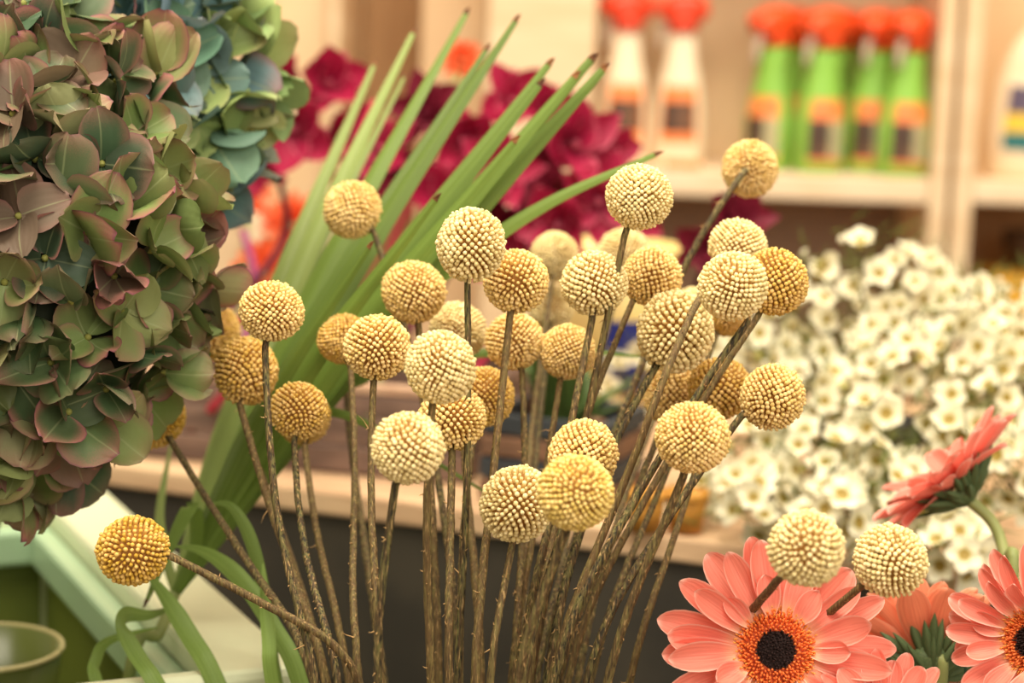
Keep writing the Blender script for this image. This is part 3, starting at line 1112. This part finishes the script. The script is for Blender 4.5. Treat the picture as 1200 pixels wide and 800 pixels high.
HAST = at(205, 695, 1.00)
palm_base = V((-0.205, .985, TZ + .0062))
palm = thing('fan_palm_leaf', palm_base, 'green pleated fan palm leaf with trimmed brown tips', 'palm leaf')
pp = spline([palm_base, at(150, 800, .985), at(186, 742, .99), HAST], 8)
vs, fs = tube(pp, .003, 8)
link('petiole', mesh('petiole', vs, fs, M_GREENSTEM), palm)
SEG = [  # tip px, py, D, max width, pale?, via
    (200, 520, 1.07, .008, 1, [(186, 612)]),
    (352, 292, 1.16, .011, 1, None), (398, 156, 1.17, .012, 1, None),
    (438, 76, 1.15, .014, 1, None), (473, 90, 1.15, .011, 1, None), (484, 38, 1.12, .014, 1, None), (546, 15, 1.08, .016, 0, None),
    (570, 58, 1.06, .015, 0, None), (604, 24, 1.03, .016, 0, None), (643, 75, 1.00, .017, 0, None), (632, 99, .975, .017, 0, None),
    (693, 69, .985, .019, 0, None), (673, 90, .965, .018, 0, None), (707, 81, .97, .019, 0, None),
    (602, 166, .935, .017, 0, None), (510, 234, .915, .014, 0, None), (432, 290, .91, .013, 0, None),
    (768, 181, .97, .0125, 0, [(300, 545), (420, 385), (520, 318), (640, 239)]),
    (571, 578, .95, .0055, 0, [(262, 560), (318, 488), (385, 482), (440, 502), (508, 540)]),
    (750, 418, 1.0, .006, 0, [(290, 540), (430, 440), (600, 410), (690, 412)]),
    (172, 703, .955, .011, 0, [(226, 600, -.01), (198, 640)]),
]
for i, (tx, ty, D, wm, pale, via) in enumerate(SEG):
    if (tx, ty) == (172, 703):
        pts = [HAST, at(228, 640, .985), at(224, 592, .97), at(196, 645, .96), at(172, 703, .955)]
    elif via:
        k = len(via)
        pts = [HAST] + [at(v[0], v[1], 1.0 + (D - 1.0) * (j + 1) / (k + 1)) for j, v in enumerate(via)] + [at(tx, ty, D)]
    else:
        e = at(tx, ty, D)
        mid = HAST.lerp(e, .5) + V((-.004, -.004, .006))
        pts = [HAST, mid, e]
    path = spline(pts, 10 if len(pts) < 5 else 7)
    tot = sum((path[j + 1] - path[j]).length for j in range(len(path) - 1))

    def wfun(s, wm=wm, tot=tot):
        grow = min(wm, .005 + s * tot * .095)
        return grow * (1 if s < .38 else 1 - (s - .38) * 1.28)
    nrm = V((-.25, -1, .28)).normalized()
    side_tilt = (i % 2 - .5) * .35
    nn = (nrm + V((side_tilt, 0, side_tilt * .3))).normalized()
    vs, fs, uv = strip(path, wfun, nn, None, fold=.38 if not via else .2)
    sg = link('segment', mesh('segment', vs, fs, M_PALM2 if pale else M_PALM, uv), palm)
    # trimmed dry tip
    e, t = path[-1], (path[-1] - path[-2]).normalized()
    s = t.cross(nn).normalized()
    we = wfun(1.0) * .5
    tp = [e - t * .0004 - s * we, e - t * .0004 + s * we, e + t * .0045 + s * we * .35, e + t * .0028 - s * we * .6, e - t * .0004 - s.cross(t) * we * .3, e + t * .003 + s.cross(t) * we * .4]
    link('dry_tip', mesh('dry_tip', tp, [(0, 4, 5, 3), (4, 1, 2, 5), (0, 3, 2, 1), (3, 5, 2)], M_BROWN, smooth=False), sg)

tuft_base = V((-0.045, .885, BKT.z + .006))
tuft = thing('strap_leaf_tuft', tuft_base, 'tuft of arching light green strap leaves beside the ball flower stems', 'leaf tuft')
TUFT = [
    ([(322, 800, .93), (313, 730, .93), (298, 645, .93), (272, 592, .935), (246, 590, .94)], .0068, (-.5, -1, .5)),
    ([(352, 800, .90), (325, 745, .91), (285, 680, .925), (240, 645, .935), (206, 640, .945)], .0080, (-.3, -1, .6)),
    ([(318, 800, .89), (316, 760, .89), (310, 700, .90), (308, 660, .905)], .0062, (0, -1, .2)),
    ([(256, 805, .92), (228, 755, .93), (195, 700, .94), (165, 662, .955)], .0088, (.1, -1, .4)),
    ([(192, 815, .90), (166, 775, .91), (146, 738, .92), (148, 719, .935), (176, 722, .95), (208, 708, .965)], .0080, (.6, -1, .2)),
    ([(118, 815, .93), (114, 775, .94), (126, 750, .95), (185, 735, .965)], .0058, (.4, -1, .1)),
]
for pts, wd, nv in TUFT:
    q0, q1 = at(*pts[0]), at(*pts[1])
    p3 = [tuft_base, tuft_base.lerp(q0 + (q0 - q1) * 1.2, .62)] + [at(*p) for p in pts]
    path = relax(spline(p3, 8), 12)
    nvv = V(nv).normalized()
    vs, fs, uv = strip(path, lambda s, wd=wd: wd * (1 if s < .72 else max(.12, 1 - (s - .72) * 3.1)), nvv, None, fold=.3)
    link('strap_leaf', mesh('strap_leaf', vs, fs, M_STRAP, uv), tuft)


dpb = SM @ V((.042, .040, .006))
dpl = thing('leafy_plant', dpb, 'dark green leafy plant growing out of the small slatted crate', 'plant')
for k in range(16):
    a = k * GA
    out = V((cos(a), sin(a), 0))
    hgt = .062 + .034 * ((k * 7) % 5) / 4
    pts = [dpb + out * .006, dpb + out * .016 + V((0, 0, hgt * .7)), dpb + out * (.026 + .012 * (k % 3)) + V((0, 0, hgt))]
    vs, fs, uv = strip(spline(pts, 6), lambda s: .003 + .016 * sin(pi * min(1, s)) ** 1.5 if s > .4 else .003 + .008 * s, (out * -.8 + V((0, 0, .6))).normalized(), None, fold=.3)
    link('leaf', mesh('leaf', vs, fs, M_DARKLEAF, uv), dpl)

# ------------------------------------------------------------------ gerberas
def ger_shape(t):
    return (0.40 + .60 * sin(min(1, t / .62) * pi / 2)) * (1 if t < .62 else max(.012, 1 - ((t - .62) / .381) ** 2.2) ** .55)


def gpet(mat, k):
    return petal_mesh('ray_petal', mat, 1.0, .118 + .014 * (k % 3), ger_shape, cup=.10 + .03 * (k % 2), curl=(-.05, .04, -.10, .08)[k % 4], nu=6, nv=12, wav=.012, rounded=True, seed=k + 20, twist=(.12, -.1, .2, -.18)[k % 4])


PETS = {'coral': [gpet(M_CORAL, k) for k in range(4)], 'peach': [gpet(M_CORAL_BACK, k) for k in range(4)], 'orange': [gpet(M_ORANGE, k) for k in range(4)]}


def disc_meshes():
    r = random.Random(3)

    def spikes(n, r0, r1, h0, h1, w_, name, mat):
        vs, fs = [], []
        for i in range(n):
            q = math.sqrt(r0 * r0 + (r1 * r1 - r0 * r0) * (i + .5) / n)
            a = i * GA
            p = V((q * cos(a), q * sin(a), .05 - .10 * q * q * 4))
            ax = jitter_r(V((cos(a) * q * 1.6, sin(a) * q * 1.6, 1)), .14, r)
            fx = ax.orthogonal().normalized()
            fy = ax.cross(fx)
            hgt = r.uniform(h0, h1)
            b = len(vs)
            for off, wd in ((0, .7), (hgt * .75, 1.0)):
                for k in range(5):
                    t = 2 * pi * k / 5
                    vs.append(p + ax * off + fx * cos(t) * wd * w_ + fy * sin(t) * wd * w_)
            vs.append(p + ax * hgt)
            for k in range(5):
                k2 = (k + 1) % 5
                fs.append((b + k, b + k2, b + 5 + k2, b + 5 + k))
                fs.append((b + 5 + k, b + 5 + k2, b + 10))
        return mesh(name, vs, fs, mat)
    vs, fs = lathe([(.40, -.06), (.41, -.02), (.34, .01), (.2, .035), (.0, .045)], 28)
    return (mesh('disc', vs, fs, M_DISCB), spikes(120, .0, .20, .05, .09, .011, 'dark_floret', M_DISC),
            spikes(300, .19, .38, .05, .11, .014, 'ring_floret', M_DISCO), spikes(150, .30, .43, .06, .13, .008, 'pollen_floret', M_DISCY))


DISC = disc_meshes()
DISC[0].materials.append(M_DISC)
DISC[0].polygons.foreach_set('material_index', [0] * 84 + [1] * 28)


def bract_meshes():
    return petal_mesh('bract', M_SEPALGREEN, 1.0, .12, lambda t: max(.06, sin(pi * min(.97, .18 + t * .80)) ** .8), cup=.25, curl=.25, nu=4, nv=5)


BRACT = bract_meshes()


def gerbera(label, centre, facing, Rr, kind, rings, stem_pts, base, bracts=0, cat='gerbera', discs=True, spin=0.0, stem_mat=None, stem_r=.0028, group=None):
    """rings: (count, length, tilt degrees above the disc plane, start radius)"""
    t = thing('gerbera', base, label, cat, group)
    F = M.Translation(centre) @ frame_to(facing, spin)
    back = -V(facing).normalized()
    path = spline([centre + back * Rr * .16] + list(stem_pts) + [base], 10)
    vs, fs = tube(path, stem_r, 10)
    link('stem', mesh('stem', vs, fs, stem_mat or M_GREENSTEM), t)
    if discs:
        dm = F @ M.Scale(Rr * .84, 4)
        d = link('disc', DISC[0], t, dm)
        for me in DISC[1:]:
            stuff(link(me.name.split('.')[0], me, d, dm))
    for ri, (n, ln, tilt, r0) in enumerate(rings):
        for k in range(n):
            a = 2 * pi * (k + .5 * (ri % 2) + rnd.gauss(0, .13)) / n
            mw = F @ M.Rotation(a, 4, 'Z') @ M.Translation((0, r0 * Rr, (-.02 + .018 * ri) * Rr)) @ M.Rotation(R(tilt + rnd.gauss(0, 5)), 4, 'X') @ M.Rotation(rnd.gauss(0, .10), 4, 'Y') @ M.Diagonal((Rr * rnd.uniform(.9, 1.12) * (ln / .72) ** .3, Rr * ln * rnd.uniform(.90, 1.05), Rr, 1))
            link('ray_petal', PETS[kind][rnd.randrange(4)], t, mw)
    if bracts:
        vs, fs = lathe([(.0, -.24), (.07, -.23), (.20, -.15), (.27, -.05), (.0, -.03)], 20)
        cal = link('calyx', mesh('calyx', vs, fs, M_SEPALGREEN), t, F @ M.Scale(Rr, 4))
        for row, (n, ln, tl, rr, zz) in enumerate(((13, .30, 40, .21, -.10), (13, .28, 36, .20, -.14), (11, .22, 32, .15, -.19))):
            for k in range(n):
                a = 2 * pi * (k + .5 * row + rnd.gauss(0, .1)) / n
                mw = F @ M.Rotation(a, 4, 'Z') @ M.Translation((0, rr * Rr, zz * Rr)) @ M.Rotation(R(tl - 18 + rnd.gauss(0, 6)), 4, 'X') @ M.Scale(Rr * ln * 1.25, 4)
                link('bract', BRACT, cal, mw)
    return t


def gbase(dx, dy):
    return BK2 + V((dx, dy, .006))


c1 = at(909, 762, .815)
gerbera('open coral gerbera facing the camera with a dark centre', c1, (-.04, -1, .42), .0455, 'coral',
        [(18, .74, 6, .30), (14, .66, 13, .30), (7, .36, 26, .31)], [c1 + V((.01, .03, -.03))], gbase(-.03, .0), 0, spin=.3)
c2 = at(1120, 568, .97)
gerbera('coral gerbera seen from the side before the white waxflowers', c2, (-.62, .24, .70), .047, 'coral',
        [(16, .80, 24, .12), (15, .76, 14, .12), (8, .5, 40, .16)], [at(1163, 612, .965), at(1178, 655, .95), at(1184, 720, .94)], gbase(.04, .02), 1, discs=False, spin=.1)
c3 = at(1088, 772, .90)
gerbera('peach gerbera turned away, showing its green bracts', c3, (-.05, .80, .60), .050, 'peach',
        [(15, .70, 24, .12), (14, .66, 34, .12)], [at(1100, 830, .895)], gbase(.0, .01), 1, discs=False, spin=.4)
c4 = at(1210, 752, .83)
gerbera('coral gerbera half cut by the picture edge with an orange disc', c4, (-.74, -.66, .12), .040, 'coral',
        [(18, .70, 12, .30), (16, .62, 22, .30), (10, .42, 38, .31)], [c4 + V((.03, .02, -.02))], gbase(.05, -.02), 0, spin=.2)
c5 = at(1040, 852, .80)
gerbera('coral gerbera just rising over the bottom edge', c5, (-.05, -.75, .65), .032, 'coral',
        [(16, .70, 12, .30), (14, .60, 24, .30)], [c5 + V((.005, .015, -.03))], gbase(.0, -.03), 0, spin=.15)
wp = [at(1166, 738, .885), at(1146, 775, .885), at(1130, 812, .885), V((BK2.x + .03, BK2.y - .02, BK2.z + .006))]
vs, fs = tube(spline(wp, 8), .0007, 6)
tag(link('florist_wire', mesh('florist_wire', vs, fs, plain('dark_green_wire', lin(40, 66, 48), None, rough=.4))), 'thin dark green florist wire between two gerberas', 'wire')

# orange and red blooms in the crate
for j, (px, py, D, rad, lab) in enumerate(((312, 322, 1.62, .036, 'blurred orange bloom low behind the fan leaf'), (288, 222, 1.66, .030, 'blurred red-orange bloom under the crimson orchids'),
                                          (345, 265, 1.70, .034, 'blurred orange bloom between the red stems'), (541, 72, 1.78, .024, 'small orange bloom high behind the palm tips'))):
    c = at(px, py, D)
    b = CM @ V((.05 + .05 * j, .10, .010))
    gerbera(lab, c, (.1, -1, .3), rad, 'orange', [(14, .7, 15, .15), (12, .6, 40, .12), (8, .45, 62, .08)], [c.lerp(b, .4) + V((0, .02, 0))], b, 0, 'orange flower', False, stem_mat=M_GREENSTEM)


# ------------------------------------------------------------------ orchids
def tep_shape(t):
    return max(.04, sin(pi * min(.97, .10 + t * .87)) ** .75)


TEP = {m.name: [petal_mesh('tepal', m, 1.0, .27 + .04 * k, tep_shape, cup=.35, curl=(-.1, .15, .3)[k], nu=4, nv=7, wav=.02, seed=40 + k) for k in range(3)] for m in (M_CRIMSON, M_BURGUNDY)}
LIP = {m.name: petal_mesh('lip', m, 1.0, .34, lambda t: .45 + .55 * sin(pi * min(1, t)) if t < .98 else .3, cup=.8, curl=-.35, nu=6, nv=8, wav=.06, seed=9) for m in (M_CRIMSON, M_BURGUNDY)}


def orchid(label, mat, flowers, via, base, stem_mat):
    t = thing('orchid_spike', base, label, 'orchid')
    path = spline([base] + [at(*v) for v in via], 10)
    vs, fs = tube(path, lambda s: .0036 - .0016 * s, 8)
    st = mesh('stem', vs, fs, stem_mat)
    link('stem', st, t)
    for (px, py, D, Rr, face) in flowers:
        c = at(px, py, D)
        F = M.Translation(c) @ frame_to(jitter(face, .12), rnd.uniform(-.5, .5) + pi)
        near = min(path, key=lambda p: (p - c).length)
        vs, fs = tube(spline([near, near.lerp(c, .6) - V(face).normalized() * .008, c], 5), .0016, 6)
        lathe_v, lathe_f = lathe([(.0, -.1), (.08, -.04), (.09, .12), (.06, .26), (.0, .3)], 10)
        b = len(vs)
        T = F @ M.Scale(Rr, 4)
        vs += [T @ p for p in lathe_v]
        fs += [tuple(b + k for k in f) for f in lathe_f]
        fl = link('flower', mesh('flower', vs, fs, mat), t)
        for k in range(5):
            a = 2 * pi * k / 5 + rnd.gauss(0, .1)
            mw = F @ M.Rotation(a, 4, 'Z') @ M.Rotation(R(rnd.uniform(8, 40)), 4, 'X') @ M.Diagonal((Rr * 1.1, Rr, Rr, 1))
            link('tepal', TEP[mat.name][rnd.randrange(3)], fl, mw)
        mw = F @ M.Rotation(pi / 5 * 5, 4, 'Z') @ M.Rotation(R(40), 4, 'X') @ M.Scale(Rr * .7, 4)
        link('lip', LIP[mat.name], fl, mw)


fc = (.0, -1, .1)
orchid('crimson orchid spike beside the blue-green hydrangea', M_CRIMSON,
       [(345, 150, 1.42, .040, (-.25, -1, .1)), (385, 100, 1.46, .036, (.3, -1, .25)), (340, 92, 1.48, .022, (-.6, -1, .4)), (312, 190, 1.44, .028, (-.6, -1, -.2)), (400, 160, 1.48, .032, (.6, -1, 0))],
       [(322, 300, 1.5), (330, 200, 1.48), (362, 120, 1.48)], CM @ V((.03, .05, .012)), M_DARKSTEM)
orchid('crimson orchid spike seen between the palm segments', M_CRIMSON,
       [(448, 175, 1.44, .032, (-.2, -1, .2)), (425, 215, 1.46, .028, (-.2, -1, 0)), (548, 165, 1.46, .036, (.1, -1, .2)), (600, 120, 1.48, .034, (.2, -1, .3)), (520, 230, 1.44, .034, (0, -1, 0)), (585, 200, 1.44, .036, (.2, -1, .1))],
       [(430, 380, 1.5), (470, 260, 1.5), (560, 140, 1.5)], CM @ V((.12, .07, .012)), M_REDSTEM)
orchid('burgundy orchid spike deep behind the palm leaf', M_BURGUNDY,
       [(500, 132, 1.50, .034, (-.1, -1, .2)), (470, 200, 1.5, .030, (-.1, -1, 0)), (618, 205, 1.48, .038, (.1, -1, .1)), (650, 240, 1.46, .036, (.2, -1, 0)), (560, 255, 1.46, .034, (0, -1, -.1)), (610, 268, 1.46, .032, (0, -1, 0))],
       [(470, 400, 1.5), (540, 280, 1.53), (520, 160, 1.53)], CM @ V((.17, .09, .012)), M_DARKSTEM)
orchid('bright crimson orchid spike just above the central ball flowers', M_CRIMSON,
       [(668, 170, 1.42, .042, (.3, -1, .2)), (640, 130, 1.46, .028, (.2, -1, .4)), (700, 235, 1.42, .040, (.1, -1, 0)), (655, 262, 1.4, .036, (-.1, -1, 0)), (705, 178, 1.44, .030, (.7, -1, .2)), (620, 290, 1.42, .034, (-.2, -1, -.1)), (735, 255, 1.44, .028, (.4, -1, 0)), (590, 300, 1.42, .030, (-.2, -1, -.1))],
       [(560, 430, 1.48), (640, 300, 1.46), (672, 200, 1.46)], CM @ V((.24, .08, .012)), M_REDSTEM)
ob = V((at(800, 520, 1.5).x, at(800, 520, 1.5).y, LZ + .006))
orchid('dark maroon orchid peeping behind the highest ball flowers', M_BURGUNDY,
       [(862, 262, 1.36, .030, (.2, -1, .35)), (822, 292, 1.40, .022, (-.3, -1, .1))],
       [(800, 400, 1.45), (818, 330, 1.42), (845, 275, 1.39)], ob, M_DARKSTEM)
# red stems of a bunch whose blooms are elsewhere
for j, (a, b, lab) in enumerate((((372, 268, 1.3), (440, 120, 1.36), 'thin red stem rising before the crimson orchid pair'), ((372, 345, 1.24), (438, 232, 1.3), 'thin red stem crossing the pale palm segments'),
                                 ((298, 330, 1.5), (285, 270, 1.52), 'short purple stem beside the orange blooms'), ((352, 420, 1.2), (372, 352, 1.24), 'short red stem low behind the palm blade'))):
    base = CM @ V((.06 + .03 * j, .03, .010))
    vs, fs = tube(spline([base, base.lerp(at(*a), .6), at(*a), at(*b)], 6), .0028, 8)
    st = link('dyed_stem', mesh('dyed_stem', vs, fs, plain('purple_stem', lin(150, 50, 110), None, rough=.5) if j == 2 else M_REDSTEM))
    tag(st, lab, 'stem')

# cream bucket with blue print
cbk = V((at(716, 480, 1.62).x, at(716, 480, 1.62).y, LZ + .002))
ctop = at(716, 286, 1.62).z - cbk.z
tb_ = thing('cream_bucket', cbk, 'cream yellow plastic bucket with a blue label behind the ball flowers', 'bucket')
cp = [(.040, 0), (.045, ctop * .5), (.050, ctop)]
vs, fs = lathe([(.0, 0)] + cp + [(.047, ctop), (.038, .004), (.0, .004)], 36)
link('body', mesh('body', vs, fs, cream_plastic), tb_, M.Translation(cbk))
path = [V((cos(a) * .051, sin(a) * .051, ctop)) for a in [2 * pi * k / 40 for k in range(41)]]
vs, fs = tube(path, .003, 8)
link('rim', mesh('rim', vs, fs, cream_plastic), tb_, M.Translation(cbk))
link('label', patch_mesh('label', cp, 1.0, ctop * .16, ctop * .60, blue_print, -.2, 1.0), tb_, M.Translation(cbk))

# ochre pots on the ledge
for px, lab in ((757, 'small ochre paper pot on the ledge nearer the stems'), (806, 'small ochre paper pot on the ledge under the waxflowers')):
    p = on_z(px, 634, LZ)
    b = V((p.x, p.y + .02, LZ + .002))
    t = thing('paper_pot', b, lab, 'pot')
    vs, fs = lathe([(.0, 0), (.010, 0), (.0125, .024), (.0113, .024), (.009, .003), (.0, .003)], 20)
    link('body', mesh('body', vs, fs, ochre), t, M.Translation(b))
    vs, fs = lathe([(.0124, .019), (.0136, .0195), (.0136, .025), (.0114, .025)], 20)
    link('rim', mesh('rim', vs, fs, ochre), t, M.Translation(b))

# ------------------------------------------------------------------ waxflowers
WAXP = [petal_mesh('petal', M_WHITE, 1.0, .55 + .04 * k, lambda t: max(.12, sin(pi * min(.98, .14 + t * .80)) ** .6), cup=.32, curl=(.10, -.06, .2)[k], nu=4, nv=4, seed=60 + k) for k in range(3)]
vs, fs = lathe([(.0, -.75), (.20, -.70), (.34, -.35), (.42, .02), (.36, .06), (.30, -.02), (.12, -.04), (.0, .0)], 12)
mi = []
for i in range(7):
    mi += [1 if i >= 4 else 0] * 12
WCUP = mesh('flower', vs, fs, None, mats=[M_CUP, M_CUPRIM], midx=mi)
vs, fs = lathe([(.0, -.6), (.22, -.5), (.32, -.1), (.34, .15), (.22, .38), (.0, .46)], 10)
WBUD = mesh('bud', vs, fs, M_WHITE)
wb = V((at(1030, 560, 1.36).x, at(1030, 560, 1.36).y, LZ + .002))
bucket('dark_pot', wb, .035, .044, .045, plain('dark_pot_glaze', lin(44, 40, 34), None, rough=.5), 'dark pot hidden under the white waxflowers on the ledge', 'pot')
CL = [
    (745, 455, 1.5, 42, 8, 'far waxflower sprig behind the middle ball flower stems'), (705, 500, 1.52, 30, 6, 'smallest far waxflower sprig deep between the ball flower stems'),
    (890, 415, 1.38, 50, 15, 'waxflower sprig right beside the furthest reaching ball flowers'),
    (880, 520, 1.3, 54, 15, 'waxflower sprig under the ball flower that reaches out furthest'),
    (885, 590, 1.22, 46, 13, 'low waxflower sprig above the open gerbera'),
    (965, 375, 1.4, 54, 15, 'waxflower sprig under the single high blossom'),
    (970, 455, 1.3, 52, 15, 'waxflower sprig in the middle of the white cloud'),
    (965, 545, 1.22, 52, 15, 'waxflower sprig over the ball flower before the gerbera'),
    (985, 600, 1.16, 42, 11, 'waxflower sprig between the two lowest ball flowers'),
    (1065, 345, 1.42, 48, 14, 'waxflower sprig at the top before the shelf divider'),
    (1050, 430, 1.3, 54, 15, 'waxflower sprig beside the dark gap in the white cloud'),
    (1045, 515, 1.22, 52, 15, 'waxflower sprig behind the sideways gerbera petals'),
    (1065, 585, 1.16, 44, 12, 'waxflower sprig touching the sideways gerbera'),
    (1125, 345, 1.42, 38, 10, 'waxflower sprig under the shelf post, highest but one'),
    (1135, 415, 1.3, 52, 15, 'waxflower sprig above the sideways gerbera'),
    (1140, 490, 1.2, 48, 13, 'waxflower sprig just over the sideways gerbera petals'),
    (1195, 385, 1.36, 44, 12, 'waxflower sprig before the yellow carton'),
    (1195, 455, 1.27, 50, 14, 'waxflower sprig at the picture edge beside the gerbera tips'),
    (1190, 560, 1.16, 48, 13, 'waxflower sprig at the picture edge behind the gerbera stem'),
    (1120, 640, 1.13, 42, 12, 'lowest waxflower sprig hanging over the dark front board'),
    (1000, 305, 1.33, 44, 0, 'thin waxflower sprig with the single highest blossoms'),
    (868, 392, 1.40, 34, 8, 'small waxflower sprig peeping past the pale round ball flower'),
    (820, 590, 1.27, 34, 7, 'waxflower sprig drooping over the ochre pots'),
]
HI = [(1008, 282, 1.33), (966, 310, 1.34), (1030, 320, 1.35), (1000, 335, 1.36)]


def sprig(px, py, D, rad, n, lab):
    base = wb + V((rnd.uniform(-.02, .02), rnd.uniform(-.02, .02), .006))
    if px < 860:
        base = V((at(px + 20, py, D + .05).x, at(px, py, D + .05).y, LZ + .001))
    t = thing('waxflower_sprig', base, lab, 'waxflower', 'white waxflower sprigs')
    cc = at(px, py, D + .03)
    mid = base.lerp(cc, .55) + V((0, .015, .02))
    path = spline([base, mid, cc], 8)
    vs, fs = tube(path, lambda s: .0016 - .0007 * s, 6)
    nv, nf = [], []
    spots = []
    if n == 0:
        spots = [(at(*h), V((rnd.gauss(0, .5), -.6, .6))) for h in HI]
    tries = 0
    n = int(n * 1.12)
    while n and len(spots) < n and tries < 900:
        tries += 1
        a, q = rnd.random() * 6.28, math.sqrt(rnd.random()) * rad * 1.12
        qx, qy = px + cos(a) * q, py + sin(a) * q * .95
        bulge = .045 * (1 - (q / rad / 1.12) ** 2)
        p = at(qx, qy, D + .012 - bulge + rnd.uniform(0, .022))
        if any((p - s[0]).length < .0114 for s in spots):
            continue
        spots.append((p, V((cos(a) * q / rad * .55, -.75, -sin(a) * q / rad * .45 + .35))))
    for p, nr in spots:
        nn = jitter(nr, .30)
        Rr = .0094 * rnd.uniform(.88, 1.12)
        F = M.Translation(p) @ frame_to(nn, rnd.random() * 6)
        j = path[rnd.randrange(len(path) // 2, len(path))]
        bp = p - nn * Rr * .7
        tube(spline([j, j.lerp(bp, .6) - nn * .006, bp], 4), .0006, 4, vs, fs)
        fl = link('flower', WCUP, t, F @ M.Scale(Rr * .95, 4))
        tl = rnd.uniform(5, 32)
        for k in range(5):
            mw = F @ M.Rotation(2 * pi * k / 5 + rnd.gauss(0, .08), 4, 'Z') @ M.Translation((0, Rr * .33, .0002)) @ M.Rotation(R(tl + rnd.gauss(0, 6)), 4, 'X') @ M.Scale(Rr * .82, 4)
            link('petal', WAXP[rnd.randrange(3)], fl, mw)
    for p, nr in spots[:max(2, len(spots) // 5)]:
        q = p + V((rnd.uniform(-.014, .014), rnd.uniform(-.01, .004), rnd.uniform(-.012, .014)))
        tube([path[-3], path[-3].lerp(q, .6), q], .0006, 4, vs, fs)
        link('bud', WBUD, t, M.Translation(q) @ frame_to(jitter((0, -.4, 1), .5)) @ M.Scale(.0068, 4))
    for p, nr in spots:
        for _ in range(7):
            s = p + V((rnd.gauss(0, .009), rnd.uniform(.004, .03), rnd.gauss(0, .009)))
            e = s + jitter((rnd.gauss(0, .6), -.3, .6), .5) * rnd.uniform(.010, .019)
            tube([s, s.lerp(e, .5), e], lambda u: .0008 * (1.1 - u), 4, nv, nf)
    link('stem', mesh('stem', vs, fs, M_TWIG), t)
    stuff(link('needle_leaf', mesh('needle_leaf', nv, nf, M_NEEDLE), t))


for c_ in CL:
    sprig(*c_)
